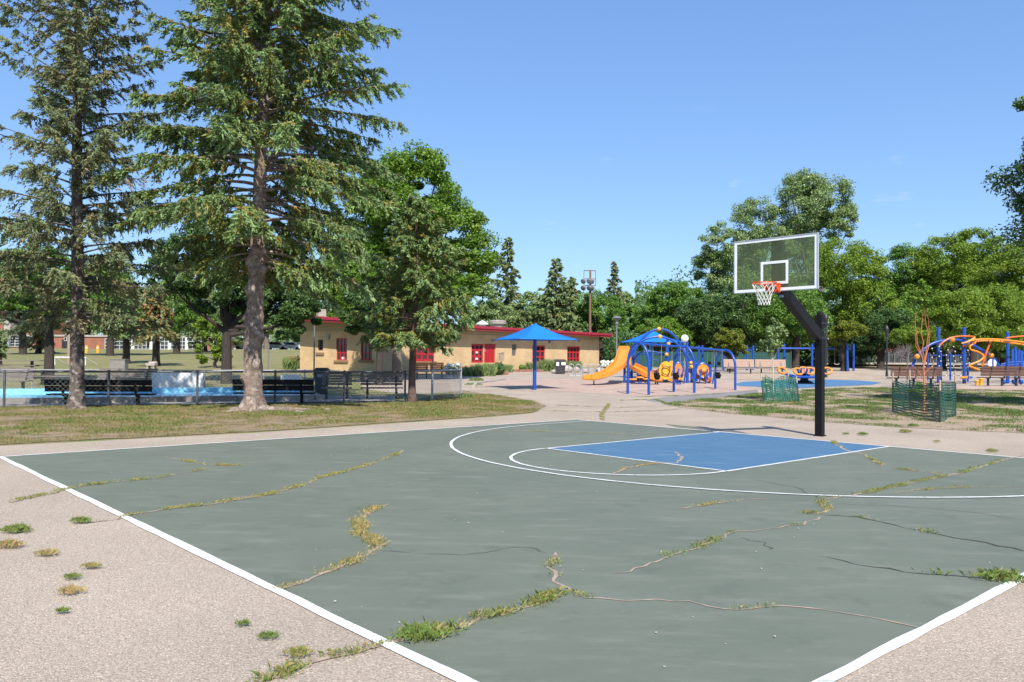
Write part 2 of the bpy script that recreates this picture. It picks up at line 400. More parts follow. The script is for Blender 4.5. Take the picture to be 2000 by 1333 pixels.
# ------------------------------------------------------------------ the court
HW, LEN = 6.554, 13.283
court = sheet('basketball_court', [CW(-HW, 0)[:2], CW(HW, 0)[:2], CW(HW, -LEN)[:2], CW(-HW, -LEN)[:2]], COURTG, .006, split=False)
LW, FT, XO = 1.90, 5.482, -.168
key = sheet('key_area', [CW(XO-LW, 0)[:2], CW(XO+LW, 0)[:2], CW(XO+LW, -FT)[:2], CW(XO-LW, -FT)[:2]], COURTB, .008, court, split=False)
def strip(name, pts, wd, lift, mt, parent, closed=False, jit=0, seed=0):
    pts = [np.array(p[:2], float) for p in pts]; r = random.Random(seed); V = []; Fs = []
    for i, p in enumerate(pts):
        d = pts[min(i+1, len(pts)-1)]-pts[max(i-1, 0)]; d = d/(np.linalg.norm(d)+1e-9); nrm = np.array([-d[1], d[0]])
        wv = wd[i] if not np.isscalar(wd) else wd
        a = wv/2*(1+r.uniform(-jit, jit)); b = wv/2*(1+r.uniform(-jit, jit))
        q = p+nrm*a; V.append((q[0], q[1], float(zt(*q))+lift)); q = p-nrm*b; V.append((q[0], q[1], float(zt(*q))+lift))
    for i in range(len(pts)-1): Fs.append((2*i, 2*i+1, 2*i+3, 2*i+2))
    me = bpy.data.meshes.new(name); me.from_pydata(V, [], Fs); me.materials.append(mt)
    o = link(name, me, parent, None if parent is not None else 'structure')
    return o
def cl(a, b, n=40, ja=.004):
    return [CW(a[0]+(b[0]-a[0])*i/n, a[1]+(b[1]-a[1])*i/n) for i in range(n+1)]
lw = .055
strip('baseline', cl((-HW, 0), (HW, 0)), lw, .012, LINE, court, jit=.22)
strip('sideline', cl((-HW, -.03), (-HW, -LEN+.05)), lw, .012, LINE, court, jit=.22, seed=2)
strip('sideline', cl((HW, -.03), (HW, -LEN+.05)), .075, .012, LINE, court, jit=.2, seed=3)
def hcl(x0, x1, seed): strip('half_court_line', cl((x0, -LEN), (x1, -LEN), 30), .085, .012, LINE, court, jit=.2, seed=seed)
hcl(-HW, HW, 4)
strip('lane_line', cl((XO-LW, -.035), (XO-LW, -FT)), lw, .012, LINE, court, jit=.2, seed=5)
strip('lane_line', cl((XO+LW, -.035), (XO+LW, -FT)), lw, .012, LINE, court, jit=.2, seed=6)
strip('free_throw_line', cl((XO-LW+.03, -FT), (XO+LW-.03, -FT)), lw, .012, LINE, court, jit=.2, seed=7)
strip('free_throw_circle', [CW(XO+LW*math.cos(a), -FT-.03-LW*math.sin(a)) for a in np.linspace(0, math.pi, 60)], lw, .014, LINE, court, jit=.2, seed=8)
HY = -1.68
a0 = math.acos(min(1, (HW-.01)/6.02)) if HW < 6.02 else 0
strip('three_point_line', [CW(-6.02, -.03), CW(-6.02, -.9)] + [CW(-6.02*math.cos(a), HY-6.02*math.sin(a)) for a in np.linspace(0.02, math.pi-.02, 110)] + [CW(6.02, -.9), CW(6.02, -.03)], lw, .016, LINE, court, jit=.2, seed=9)

# cracks in the court with soil, and the weeds that grow in them
SOIL = mat('crack_soil', (.42, .32, .25), (.24, .19, .15), 9, rough=.95)
CRACKD = mat('crack_dark', (.045, .05, .045), (.08, .08, .07), 9, rough=.95)
def resample(pts, step):
    out = [np.array(pts[0])]
    for a, b in zip(pts[:-1], pts[1:]):
        a = np.array(a); b = np.array(b); n = max(1, int(np.linalg.norm(b-a)/step))
        out += [a+(b-a)*(i+1)/n for i in range(n)]
    return out
WEEDG = leafmat('weed_blades', [(.50, .35, .17), (.42, .34, .14), (.27, .29, .08), (.16, .23, .05), (.19, .29, .075)], .3)
def blades(pos, h, wd, var, rg, lean=.55):
    """grass blades: two triangles each. pos (N,3)"""
    n = len(pos); az = rg.uniform(0, 2*np.pi, n); le = rg.uniform(.05, 1, n)**.8*lean
    h = np.broadcast_to(h, n)*rg.uniform(.5, 1.15, n)
    dx = np.stack([np.cos(az), np.sin(az)], -1)
    tip = pos.copy(); tip[:, :2] += dx*(h*le)[:, None]*1.2; tip[:, 2] += h*np.sqrt(np.clip(1-le**2*.8, .1, 1))
    mid = pos.copy(); mid[:, :2] += dx*(h*le)[:, None]*.45; mid[:, 2] += h*.6
    sd = np.stack([-dx[:, 1], dx[:, 0], np.zeros(n)], -1)*np.broadcast_to(wd, n)[:, None]/2
    b2 = rg.uniform(.5, 1, n)[:, None]
    V = np.stack([pos-sd*.8, pos+sd*.8, mid+sd*b2*.8, tip], 1).reshape(-1, 3)
    i = np.arange(n)*4
    tri = np.concatenate([np.stack([i, i+1, i+2], -1), np.stack([i, i+2, i+3], -1)])
    v3 = np.concatenate([var, var])
    return V, tri, v3
def crack(px, wd, weeds, seed, tone=None, per=520, dry=.5, hgt=.05):
    """px: polyline in the photograph; weeds: list of (t0, t1, strength) stretches along it"""
    r = random.Random(seed); rg = np.random.default_rng(seed)
    g = [G(*p)[:2] for p in px]
    pts = resample(g, .10); n = len(pts)
    pts = [p+np.array([r.uniform(-.034, .034), r.uniform(-.034, .034)]) for p in pts]
    ws = [wd*1.0*(.35+.9*r.random())*(.3 if i in (0, n-1) else 1) for i in range(n)]
    strip('court_crack', pts, ws, .010, tone or SOIL, court, jit=.3, seed=seed)
    P = []; H = []; VA = []
    cum = np.concatenate([[0], np.cumsum([np.linalg.norm(b-a) for a, b in zip(pts[:-1], pts[1:])])]); tot = cum[-1]
    for t0, t1, st in weeds:
        k = int((t1-t0)*tot*per*st*1.3)+6
        t = rg.uniform(t0, t1, k)*tot
        # clumpy along the crack
        cen = rg.uniform(t0, t1, max(2, int((t1-t0)*tot*3.2)))*tot
        t = np.where(rg.random(k) < .75, cen[rg.integers(0, len(cen), k)]+rg.normal(0, .07, k), t)
        t = np.clip(t, 0, tot)
        xy = np.stack([np.interp(t, cum, [p[0] for p in pts]), np.interp(t, cum, [p[1] for p in pts])], -1)
        xy += rg.normal(0, .014+.017*st, (k, 2))
        P.append(np.concatenate([xy, np.full((k, 1), .012)], 1)); H.append(hgt*(.42+.22*min(st, 2))*(.45+.8*rg.random(k)))
        VA.append(np.clip(rg.normal(1-dry, .23, k), 0, 1))
    if P:
        P = np.concatenate(P); H = np.concatenate(H); VA = np.concatenate(VA)
        V, F, v3 = blades(P, H, .0034, VA, rg, .95)
        o = link('crack_weeds', mesh_np('crack_weeds', V, F, WEEDG, v3), None, 'stuff'); return o
WE = []
WE.append((crack([(15, 985), (40, 978), (100, 966), (130, 957), (180, 948), (230, 943), (300, 936), (345, 927), (400, 918), (455, 911), (520, 907)], .03, [(.05, .5, 1), (.55, .62, .6), (.7, .78, .7)], 21, dry=.5), 'weeds along the crack nearest the upper left corner of the green court'))
WE.append((crack([(320, 893), (355, 900), (400, 910), (450, 911), (480, 910)], .03, [(.3, .95, .9)], 22, dry=.6), 'short dry weeds in the small crack near the far left sideline'))
WE.append((crack([(130, 1027), (170, 1022), (230, 1016), (260, 1007), (330, 995), (400, 988), (470, 977), (530, 967), (580, 952), (640, 931), (700, 915), (750, 899), (792, 880)], .035, [(.02, .1, .6), (.14, .95, 1)], 23, dry=.6), 'weeds along the long crack rising from the half court line to the middle of the court'))
WE.append((crack([(545, 1155), (600, 1140), (650, 1115), (700, 1092), (738, 1075), (738, 1064), (702, 1045), (698, 1020), (715, 1003), (757, 986)], .05, [(.0, .04, .8), (.12, .95, 1.5)], 24, dry=.72, per=560, hgt=.05), 'straw coloured weeds in the S shaped crack in the middle of the near court'))
WE.append((crack([(500, 1340), (540, 1322), (580, 1302), (650, 1290), (700, 1276), (745, 1262), (800, 1252), (850, 1240), (900, 1224), (1000, 1195), (1080, 1170), (1115, 1160)], .06, [(.0, .11, 1.2), (.17, .27, .8), (.31, .37, .5), (.42, .52, 2.4), (.56, .61, .25), (.64, .78, 1.1), (.81, 1, 1.4)], 25, dry=.46, per=640, hgt=.072), 'thick green weeds in the nearest crack crossing the half court line'))
crack([(1115, 1160), (1150, 1171), (1250, 1175), (1340, 1178), (1400, 1190), (1450, 1195), (1520, 1188), (1620, 1192), (1700, 1210), (1790, 1228)], .022, [(.0, .08, .8), (.5, .53, .6), (.58, .61, .6)], 26, dry=.4)
crack([(1118, 1160), (1088, 1140), (1075, 1112), (1078, 1082)], .035, [(.35, .75, .9)], 27, dry=.5, per=300)
WE.append((crack([(1200, 1122), (1230, 1117), (1300, 1094), (1350, 1077), (1390, 1060), (1430, 1042), (1500, 1035), (1570, 1026), (1610, 1010)], .028, [(.22, .27, 1.3), (.34, .5, 1.3), (.56, .58, 1), (.78, .8, .9)], 28, dry=.35, per=300), 'scattered weed patches along the crack right of the court centre'))
WE.append((crack([(1605, 975), (1612, 1000), (1600, 1006), (1570, 1003)], .045, [(0, 1, 1.3)], 29, dry=.5, per=260), 'short green weeds in the kinked crack just below the three point line'))
WE.append((crack([(1605, 978), (1690, 965), (1735, 955), (1780, 945), (1880, 924), (1930, 910), (1965, 898), (2000, 890)], .05, [(0, .85, 1.1)], 30, dry=.45, per=260), 'line of weeds in the crack running to the right end of the baseline'))
crack([(1610, 1007), (1680, 1012), (1750, 1028), (1840, 1047), (1920, 1062), (2010, 1080)], .025, [(.1, .3, .4), (.53, .6, 1)], 31, tone=CRACKD, dry=.4)
crack([(1600, 1087), (1700, 1110), (1800, 1122), (1860, 1128), (1940, 1132), (2000, 1137)], .02, [(.62, .66, .8), (.8, 1, 2.2)], 32, tone=CRACKD, dry=.3, per=330, hgt=.09)
crack([(1320, 996), (1380, 988), (1450, 978), (1500, 976)], .03, [(.2, .75, .6)], 33, dry=.75)
crack([(1622, 862), (1650, 880), (1690, 890), (1725, 912)], .05, [(0, .3, .9), (.6, 1, .7)], 34, dry=.65)
crack([(1755, 918), (1820, 925), (1850, 930)], .04, [(0, 1, .7)], 35, dry=.5)
crack([(930, 842), (1000, 842), (1100, 845), (1250, 850)], .06, [(.0, .9, .35)], 36, dry=.7)
crack([(1195, 927), (1225, 915), (1270, 908), (1320, 905), (1332, 895), (1320, 884)], .05, [(.05, .5, .5)], 37, dry=.85)
crack([(1730, 965), (1830, 956), (1920, 952), (2010, 953)], .025, [(.1, .9, .4)], 38, dry=.6)
crack([(1460, 935), (1560, 955), (1600, 975)], .012, [], 39, tone=CRACKD)
crack([(1450, 1052), (1490, 1062), (1510, 1078)], .012, [], 40, tone=CRACKD)
crack([(740, 1077), (800, 1083), (900, 1086), (1030, 1070), (1075, 1085)], .008, [], 41, tone=CRACKD)
crack([(1610, 985), (1750, 990), (1880, 1000), (2000, 1018)], .010, [], 42, tone=CRACKD)
crack([(1190, 790), (1175, 810), (1178, 822)], .12, [(0, 1, .8)], 43, dry=.55)
crack([(1060, 803), (1180, 806), (1290, 803), (1330, 800)], .07, [(0, 1, .35)], 44, dry=.4)
crack([(1080, 792), (1150, 795), (1210, 797), (1280, 795)], .06, [(0, .8, .35)], 45, dry=.3)
crack([(1210, 783), (1280, 781), (1300, 788), (1330, 791)], .12, [(0, 1, 1.1)], 46, dry=.2)
crack([(970, 757), (1010, 763), (1040, 765)], .1, [(0, 1, .9)], 47, dry=.3)
crack([(1240, 776), (1350, 773), (1440, 768), (1480, 763)], .1, [(0, 1, .8)], 48, dry=.35)
for o in [c for c in COL.objects if c.name.startswith('crack_weeds')]:
    o['label'] = 'sparse dry weeds growing in a thin crack of the paving'
for o, lb in WE: o['label'] = lb
# tufts that stand alone on the paving
TU = [(33, 1042, 62, .25, 'grey green grass tuft on the paving at the left edge of the picture'),
      (18, 1072, 60, .85, 'straw coloured grass tuft just below the grey green one at the left edge'),
      (92, 1088, 48, .75, 'yellowish grass tuft alone on the gravel paving left of the half court line'),
      (178, 1113, 40, .65, 'small yellow green tuft, upper one of a pair on the gravel paving'),
      (142, 1134, 38, .3, 'small green tuft, lower one of a pair on the gravel paving'),
      (138, 1163, 56, .85, 'most golden dry tuft on the gravel paving'),
      (122, 1201, 26, .2, 'tiny dark green tuft alone on the gravel below the golden tuft'),
      (475, 1226, 28, .15, 'smallest green tuft near the half court line on the gravel'),
      (525, 1251, 46, .12, 'flat green tuft next to the smallest tuft on the gravel'),
      (582, 1285, 60, .55, 'yellow green tuft behind the thick crack weeds on the gravel'),
      (158, 1023, 42, .25, 'green tuft in line with the long court crack on the paving'),
      (1948, 1132, 60, .1, 'green tuft on the right sideline of the court'),
      (815, 1250, 100, .08, 'largest green grass tuft growing on the court beside the half court line'),
      (1685, 851, 22, .3, 'low green tuft right of the hoop pole base'),
      (1652, 850, 14, .3, 'smallest tuft right beside the hoop pole base'),
      (1783, 834, 22, .1, 'bright green tuft at the lawn edge below the green plastic fence'),
      (1768, 846, 26, .6, 'flat brownish tuft on the paving below the bright tuft'),
      (1830, 865, 14, .6, 'brown weed dot on the paving right of the key'),
      (1938, 884, 24, .55, 'brown flat tuft near the right end of the baseline')]
for i, (px, py, wpx, dry, lb) in enumerate(TU):
    g = G(px, py); rg = np.random.default_rng(100+i); wm = wpx/FPX*g[1]; k = int(170+wm*700)
    a = rg.uniform(0, 2*np.pi, k); rr = rg.random(k)**.75*wm/2
    P = np.stack([rr*np.cos(a), rr*np.sin(a)*.7, np.full(k, .004)], -1)
    P[:, :2] += rg.normal(0, .01, (k, 2))
    hh = np.clip(wm*.26, .03, .16)*(1-.6*(rr/(wm/2))**2)
    V, F, v3 = blades(P, hh, .0032 if g[1] < 8 else .007, np.clip(rg.normal(1-dry, .2, k), 0, 1), rg, .85)
    o = link('grass_tuft', mesh_np('grass_tuft', V, F, WEEDG, v3)); o.location = (g[0], g[1], .02)
    tag(o, lb, 'grass tuft', 'grass tufts on the paving')
# grit and pebbles lying on the court
rg = np.random.default_rng(5); pb = MB()
for i in range(110):
    c = CW(rg.uniform(-HW, HW), rg.uniform(-LEN, -.2)); s = rg.uniform(.004, .010)
    pb.sphere((c[0], c[1], .012+s*.3), s, 5, (1, 1, .6), .5)
pb.build('pebbles', mat('pebble', (.48, .46, .43), (.30, .28, .26), 60, rough=.9), None, kind='stuff')['label'] = 'pale grit and small pebbles scattered over the court'

# grass blades of the lawns
def inpoly(P, poly):
    x, y = P[:, 0], P[:, 1]; r = np.zeros(len(P), bool); n = len(poly)
    for i in range(n):
        x0, y0 = poly[i]; x1, y1 = poly[(i+1) % n]
        c = ((y0 > y) != (y1 > y)); 
        with np.errstate(divide='ignore', invalid='ignore'): r ^= c & (x < (x1-x0)*(y-y0)/(y1-y0)+x0)
    return r
def vnoise(P, sc, seed):
    rg = np.random.default_rng(seed); g = rg.random((64, 64)); q = P*sc; i = np.floor(q).astype(int); f = q-i; f = f*f*(3-2*f)
    a = lambda dx, dy: g[(i[:, 0]+dx) % 64, (i[:, 1]+dy) % 64]
    return (a(0, 0)*(1-f[:, 0])+a(1, 0)*f[:, 0])*(1-f[:, 1])+(a(0, 1)*(1-f[:, 0])+a(1, 1)*f[:, 0])*f[:, 1]
def lawn(name, poly, n, seed, thr, h, mt, label, xlim, mid=.52):
    rg = np.random.default_rng(seed); poly = [tuple(p) for p in poly]
    a = np.array(poly); lo = np.maximum(a.min(0), (xlim[0], xlim[2])); hi = np.minimum(a.max(0), (xlim[1], xlim[3]))
    P = rg.uniform(lo, hi, (n, 2)); P = P[inpoly(P, poly)]
    P = P[np.abs(P[:, 0]) < P[:, 1]*.68]
    d = .30*vnoise(P, .5, seed)+.42*vnoise(P, 1.9, seed+1)+.28*vnoise(P, 5, seed+2)
    keep = rg.random(len(P)) < np.clip((d-thr)*6+.15, .03, 1); P = P[keep]; d = d[keep]
    P = P + rg.normal(0, .10, P.shape)
    hh = h*np.clip(.45+(d-thr)*2.6, .4, 1.5)
    va = np.clip(mid+(d-thr)*1.5+rg.normal(0, .20, len(P)), 0, 1)
    P3 = np.concatenate([P, zt(P[:, 0], P[:, 1])[:, None]+.01], 1)
    V, F, v3 = blades(P3, hh, np.clip(P[:, 1]*.0007, .008, .03), va, rg, .7)
    o = link(name, mesh_np(name, V, F, mt, v3), None, 'stuff'); o['label'] = label; return o
LG1 = leafmat('left_grass', [(.40, .23, .12), (.34, .22, .10), (.24, .20, .075), (.17, .19, .05), (.14, .20, .04)], .2)
LG2 = leafmat('right_grass', [(.36, .27, .15), (.24, .21, .08), (.14, .17, .045), (.11, .17, .038), (.12, .19, .045)], .2)
lawn('lawn_grass', LEFT_LAWN, 480000, 51, .40, .05, LG1, 'dry patchy grass between the left fence and the court', (-18, 4, 14, 36), .33)
lawn('lawn_grass', RIGHT_LAWN, 620000, 52, .475, .075, LG2, 'sparse green grass on bare soil behind the hoop', (4, 30, 14, 46))

# ------------------------------------------------------------------ the pavilion building
def brickmat(name, c1, c2, mortar, sc=1.):
    m, t, b = nodes(name); l = t.links.new
    tc = t.nodes.new("ShaderNodeTexCoord"); mp = t.nodes.new("ShaderNodeMapping"); l(tc.outputs['UV'], mp.inputs[0])
    br = t.nodes.new("ShaderNodeTexBrick"); br.inputs['Scale'].default_value = sc
    br.inputs['Brick Width'].default_value = .30; br.inputs['Row Height'].default_value = .10; br.inputs['Mortar Size'].default_value = .010
    br.inputs['Color1'].default_value = (*c1, 1); br.inputs['Color2'].default_value = (*c2, 1); br.inputs['Mortar'].default_value = (*mortar, 1)
    l(mp.outputs[0], br.inputs[0])
    n = t.nodes.new("ShaderNodeTexNoise"); n.inputs['Scale'].default_value = .8; n.inputs['Detail'].default_value = 6; l(mp.outputs[0], n.inputs[0])
    rp = t.nodes.new("ShaderNodeValToRGB"); rp.color_ramp.elements[0].position = .3; rp.color_ramp.elements[0].color = (.80, .78, .76, 1); rp.color_ramp.elements[1].position = .7; rp.color_ramp.elements[1].color = (1.05, 1.04, 1.02, 1)
    l(n.outputs[0], rp.inputs[0])
    mx = t.nodes.new("ShaderNodeMixRGB"); mx.blend_type = 'MULTIPLY'; mx.inputs[0].default_value = 1; l(br.outputs[0], mx.inputs[1]); l(rp.outputs[0], mx.inputs[2])
    l(mx.outputs[0], b.inputs['Base Color']); b.inputs['Roughness'].default_value = .9
    bp = t.nodes.new("ShaderNodeBump"); bp.invert = True; bp.inputs['Distance'].default_value = .02; bp.inputs['Strength'].default_value = .6; l(br.outputs['Fac'], bp.inputs['Height']); l(bp.outputs[0], b.inputs['Normal'])
    return m
BRICKY = brickmat('buff_brick', (.68, .48, .26), (.60, .41, .21), (.60, .47, .32))
BRICKR = brickmat('red_brick', (.34, .125, .075), (.27, .095, .058), (.32, .20, .15))
BRICKD = brickmat('dark_brick', (.13, .055, .04), (.10, .045, .033), (.13, .08, .06))
def wallmesh(name, p0, u, length, z0, z1, holes, thick, mt, parent):
    """upright wall from p0 along u with openings (s0, s1, za, zb) cut through"""
    p0 = np.array(p0, float); u = np.array(u, float); nrm = np.array([u[1], -u[0]])   # towards the viewer
    ss = sorted(set([0, length] + [h[0] for h in holes] + [h[1] for h in holes]))
    zs = sorted(set([z0, z1] + [h[2] for h in holes] + [h[3] for h in holes]))
    V = []; F = []; UV = []
    def quad(pts, uv):
        o = len(V); V.extend(pts); F.append((o, o+1, o+2, o+3)); UV.extend(uv)
    P = lambda s, z, dpt=0: (p0[0]+u[0]*s-nrm[0]*dpt, p0[1]+u[1]*s-nrm[1]*dpt, z)
    for a, b in zip(ss[:-1], ss[1:]):
        for c, d in zip(zs[:-1], zs[1:]):
            if any(h[0] <= a and b <= h[1] and h[2] <= c and d <= h[3] for h in holes): continue
            quad([P(a, c), P(b, c), P(b, d), P(a, d)], [(a, c), (b, c), (b, d), (a, d)])
            quad([P(b, c, thick), P(a, c, thick), P(a, d, thick), P(b, d, thick)], [(a, c), (b, c), (b, d), (a, d)])
    for s0, s1, a, b in holes:
        quad([P(s0, a), P(s0, b), P(s0, b, thick), P(s0, a, thick)], [(0, a), (0, b), (thick, b), (thick, a)])
        quad([P(s1, b), P(s1, a), P(s1, a, thick), P(s1, b, thick)], [(0, b), (0, a), (thick, a), (thick, b)])
        quad([P(s0, b), P(s1, b), P(s1, b, thick), P(s0, b, thick)], [(s0, 0), (s1, 0), (s1, thick), (s0, thick)])
        quad([P(s1, a), P(s0, a), P(s0, a, thick), P(s1, a, thick)], [(s1, 0), (s0, 0), (s0, thick), (s1, thick)])
    for s in (0, length):
        q = [P(s, z0), P(s, z1), P(s, z1, thick), P(s, z0, thick)]
        if s == 0: q = q[::-1]
        quad(q, [(0, z0), (0, z1), (thick, z1), (thick, z0)])
    b = np.array(parent.location); me = bpy.data.meshes.new(name)
    me.from_pydata([tuple(np.array(v)-b) for v in V], [], F)
    uvl = me.uv_layers.new(name='UVMap'); uvl.data.foreach_set('uv', np.array(UV, np.float32).ravel())
    me.materials.append(mt); return link(name, me, parent)
KC = at(735, 690, 57)[:2]; FE = at(1170, 690, 83)[:2]            # nearest corner and far right end
BU = (FE-KC)/np.linalg.norm(FE-KC); BL = float(np.linalg.norm(FE-KC)); BN = np.array([BU[1], -BU[0]])   # long front: direction, normal
r_ = ray(586, 690); A_ = np.array([[-BN[0], -r_[0]], [-BN[1], -r_[1]]]); AD = float(np.linalg.solve(A_, -KC)[0])   # depth of the left end wall
class Face:
    """an upright wall plane: origin, direction along it, normal towards the viewer"""
    def __init__(s, o, u): s.o = np.array(o, float); s.u = np.array(u, float); s.n = np.array([u[1], -u[0]])
    def fac(s, px, py, off=0.):
        r = ray(px, py); o = s.o+s.n*off; t = (o@s.n)/(np.array(r[:2])@s.n); p = np.array([0, 0, CAMH])+r*t
        return float((p[:2]-o)@s.u), float(p[2])
    def P(s, q, z, off=0.): p = s.o+s.u*q+s.n*off; return np.array([p[0], p[1], z])
    def rect(s, x0, x1, y0, y1): return (s.fac(x0, y0)[0], s.fac(x1, y0)[0], s.fac((x0+x1)/2, y1)[1], s.fac((x0+x1)/2, y0)[1])
    def box(s, mb, s0, s1, z0, z1, o0, o1):
        return mb.box(s.P((s0+s1)/2, (z0+z1)/2, (o0+o1)/2), (abs(s1-s0), abs(o1-o0), z1-z0), math.atan2(s.u[1], s.u[0]))
FB = Face(KC, BU); FA = Face(KC-BN*AD, BN)
bld = T('pavilion_building', 'long low buff brick park building with red roof edge and red windows', 'building', (*KC, .3))
WT = 3.9; BT = 3.45; SLP = .062                   # front wall top, top of the brick, rise of the roof per metre towards the back
ra = [FA.rect(657, 678, 661, 704), FA.rect(705, 727, 661, 704)]; lv = FA.rect(621, 631, 664, 685)
rb_ = [FB.rect(813, 849, 664, 706), FB.rect(1040, 1065, 675, 709), FB.rect(1108, 1133, 677, 712)]
dr = FB.rect(946, 968, 672, 709); sd = FB.rect(921, 944.6, 672, 709); av = FB.rect(1000, 1009, 673, 695)
wallmesh('wall', KC, BU, BL, -.3, BT, rb_+[dr, sd, av], .3, BRICKY, bld)
wallmesh('end_wall', KC-BN*AD, BN, AD-.302, -.3, BT, ra+[lv], .3, BRICKY, bld)
wallmesh('end_wall', FE-BN*.302, -BN, AD-.302, -.3, BT, [], .28, BRICKY, bld)
wallmesh('back_wall', KC-BN*AD+BU*.302, BU, BL-.604, -.3, BT, [], .28, BRICKY, bld)
def window(fc, rc, nc, nr, fw, parent, sill=True, blind=None):
    s0, s1, z0, z1 = rc; f = MB(); g = MB(); fbox = fc.box
    for a, b in ((s0+.003, s0+fw), (s1-fw, s1-.003)): fbox(f, a, b, z0+.003, z1-.003, -.16, -.06)
    for a, b in ((z0+.003, z0+fw), (z1-fw, z1-.003)): fbox(f, s0+fw, s1-fw, a, b, -.162, -.062)
    for i in range(1, nc):
        q = s0+(s1-s0)*i/nc; fbox(f, q-fw*.55, q+fw*.55, z0+fw, z1-fw, -.155, -.065)
    for j in range(1, nr):
        z = z0+(z1-z0)*j/nr; fbox(f, s0+fw, s1-fw, z-fw*.5, z+fw*.5, -.150, -.070)
    fr = f.build('window', REDP, parent)
    fbox(g, s0+fw*.5, s1-fw*.5, z0+fw*.5, z1-fw*.5, -.125, -.105)
    g.build('glass', GLASSD, fr, base=parent.location)
    for a, b, c, d in blind or ():
        k = MB(); fbox(k, s0+(s1-s0)*a, s0+(s1-s0)*b, z0+(z1-z0)*c, z0+(z1-z0)*d, -.104, -.100); k.build('paper_notice', WHITE, fr, base=parent.location)
    if sill:
        k = MB(); fbox(k, s0-.15, s1+.15, z0-.16, z0-.005, -.05, .10); k.build('sill', mat('sill_brick', (.30, .18, .09), (.24, .15, .08), 8, rough=.9), fr, base=parent.location)
window(FA, ra[0], 3, 3, .07, bld, blind=[(.42, .72, .03, .15)])
window(FA, ra[1], 3, 3, .07, bld)
window(FB, rb_[0], 3, 3, .17, bld)
window(FB, rb_[1], 3, 3, .14, bld)
window(FB, rb_[2], 4, 3, .14, bld)
window(FB, sd, 3, 3, .15, bld, sill=False, blind=[(.42, .62, .5, .64), (.40, .62, .16, .30)])
k = MB(); FB.box(k, dr[0]+.003, dr[1]-.003, dr[2], dr[3]-.003, -.16, -.08); dd = k.build('door', REDP, bld)
k = MB(); FB.box(k, dr[0]+.12, dr[0]+.2, dr[2]+.9, dr[2]+1.15, -.08, -.02); k.build('handle', GALV, dd, base=bld.location)
k = MB()
for i in range(6): FA.box(k, lv[0]+.02, lv[1]-.02, lv[2]+.03+(lv[3]-lv[2])*i/6, lv[2]+(lv[3]-lv[2])*(i+.55)/6, -.14, -.05)
lo_ = k.build('louver', DGREY, bld)
k = MB(); FA.box(k, lv[0], lv[1], lv[2], lv[3], -.2, -.17); k.build('backing', BLACKW, lo_, base=bld.location)
k = MB(); FA.box(k, lv[0]-.15, lv[1]+.15, lv[2]-.32, lv[2]-.14, .002, .09); k.build('ledge', mat('sill_brick', (.3, .18, .09)), lo_, base=bld.location)
k = MB(); FB.box(k, av[0]+.01, av[1]-.01, av[2]+.01, av[3]-.01, -.2, -.1); k.build('vent_panel', mat('vent_metal', (.10, .10, .11), (.13, .13, .14), 8, rough=.5), bld)
s_, z_ = FA.fac(642, 659); k = MB(); FA.box(k, s_-.14, s_+.14, z_-.16, z_+.16, .002, .14); k.build('wall_vent', GALV, bld)
# tan bands between brick and roof, the sloping roof slab and its red edges
def zr(t): return WT+SLP*t                          # underside of the roof, t metres behind the front wall
def slab(mb, s0, s1, t0, t1, lo, hi):
    """piece of the sloping roof: s along the front, t back from the front wall, lo and hi above the underside"""
    V = []
    for dz in (lo, hi):
        for q, t in ((s0, t0), (s1, t0), (s1, t1), (s0, t1)): p = FB.P(q, 0, -t); V.append((p[0], p[1], zr(t)+dz))
    return mb.add(V, [(3, 2, 1, 0), (4, 5, 6, 7), (0, 1, 5, 4), (1, 2, 6, 5), (2, 3, 7, 6), (3, 0, 4, 7)])
k = MB(); FB.box(k, .0, BL, BT+.002, WT-.01, -.28, -.004); k.build('soffit_band', TANP, bld)
for s0 in (.004, BL-.28):
    p0 = FB.P(s0, 0, -.29); k = MB(); k.prism([(0, BT+.002), (AD-.3, BT+.002), (AD-.3, zr(AD)-.01), (0, zr(.29)-.01)], (p0[0], p0[1], 0), (-BN[0], -BN[1], 0), (0, 0, 1), (BU[0], BU[1], 0), .27); k.build('soffit_band', TANP, bld)
OV = .85; OS = 1.2
k = MB(); slab(k, -OS, BL+1., -OV, AD+.8, 0, .2); roof = k.build('roof', ROOF, bld)
k = MB(); slab(k, -OS-.12, BL+1.12, -OV-.12, -OV-.002, .10, .31); k.build('fascia', REDM, roof, base=bld.location)
k = MB(); slab(k, -OS-.06, BL+1.06, -OV-.06, -OV-.002, -.06, .096); k.build('gutter', REDF, roof, base=bld.location)
for a, b in ((-OS-.12, -OS-.002), (BL+1.002, BL+1.12)):
    k = MB(); slab(k, a, b, -OV+.002, AD+.8, .10, .31); k.build('fascia', REDM, roof, base=bld.location)
    k = MB(); slab(k, a+.06 if a < 0 else a, b if a < 0 else b-.06, -OV+.002, AD+.8, -.06, .096); k.build('gutter', REDF, roof, base=bld.location)
def onroof(px, t): q, _ = FB.fac(px, 640, -t); return FB.P(q, zr(t)+.2, -t)
c = onroof(942, 3.5); k = MB(); k.lathe(c, [(.3, 0), (.3, .2), (.56, .24), (.52, .34), (.32, .48), (.1, .58), (.04, .62)], 14); k.build('mushroom_vent', mat('vent_grey', (.50, .50, .49), rough=.6), roof, True, base=bld.location)
c = onroof(972, 3.5); k = MB(); k.lathe(c, [(.55, 0), (.55, .36), (.78, .38), (.80, .62), (.68, .70), (.2, .74), (.08, .76)], 16); k.build('exhaust_fan', mat('fan_metal', (.34, .30, .26), (.27, .24, .21), 4, rough=.6), roof, True, base=bld.location)
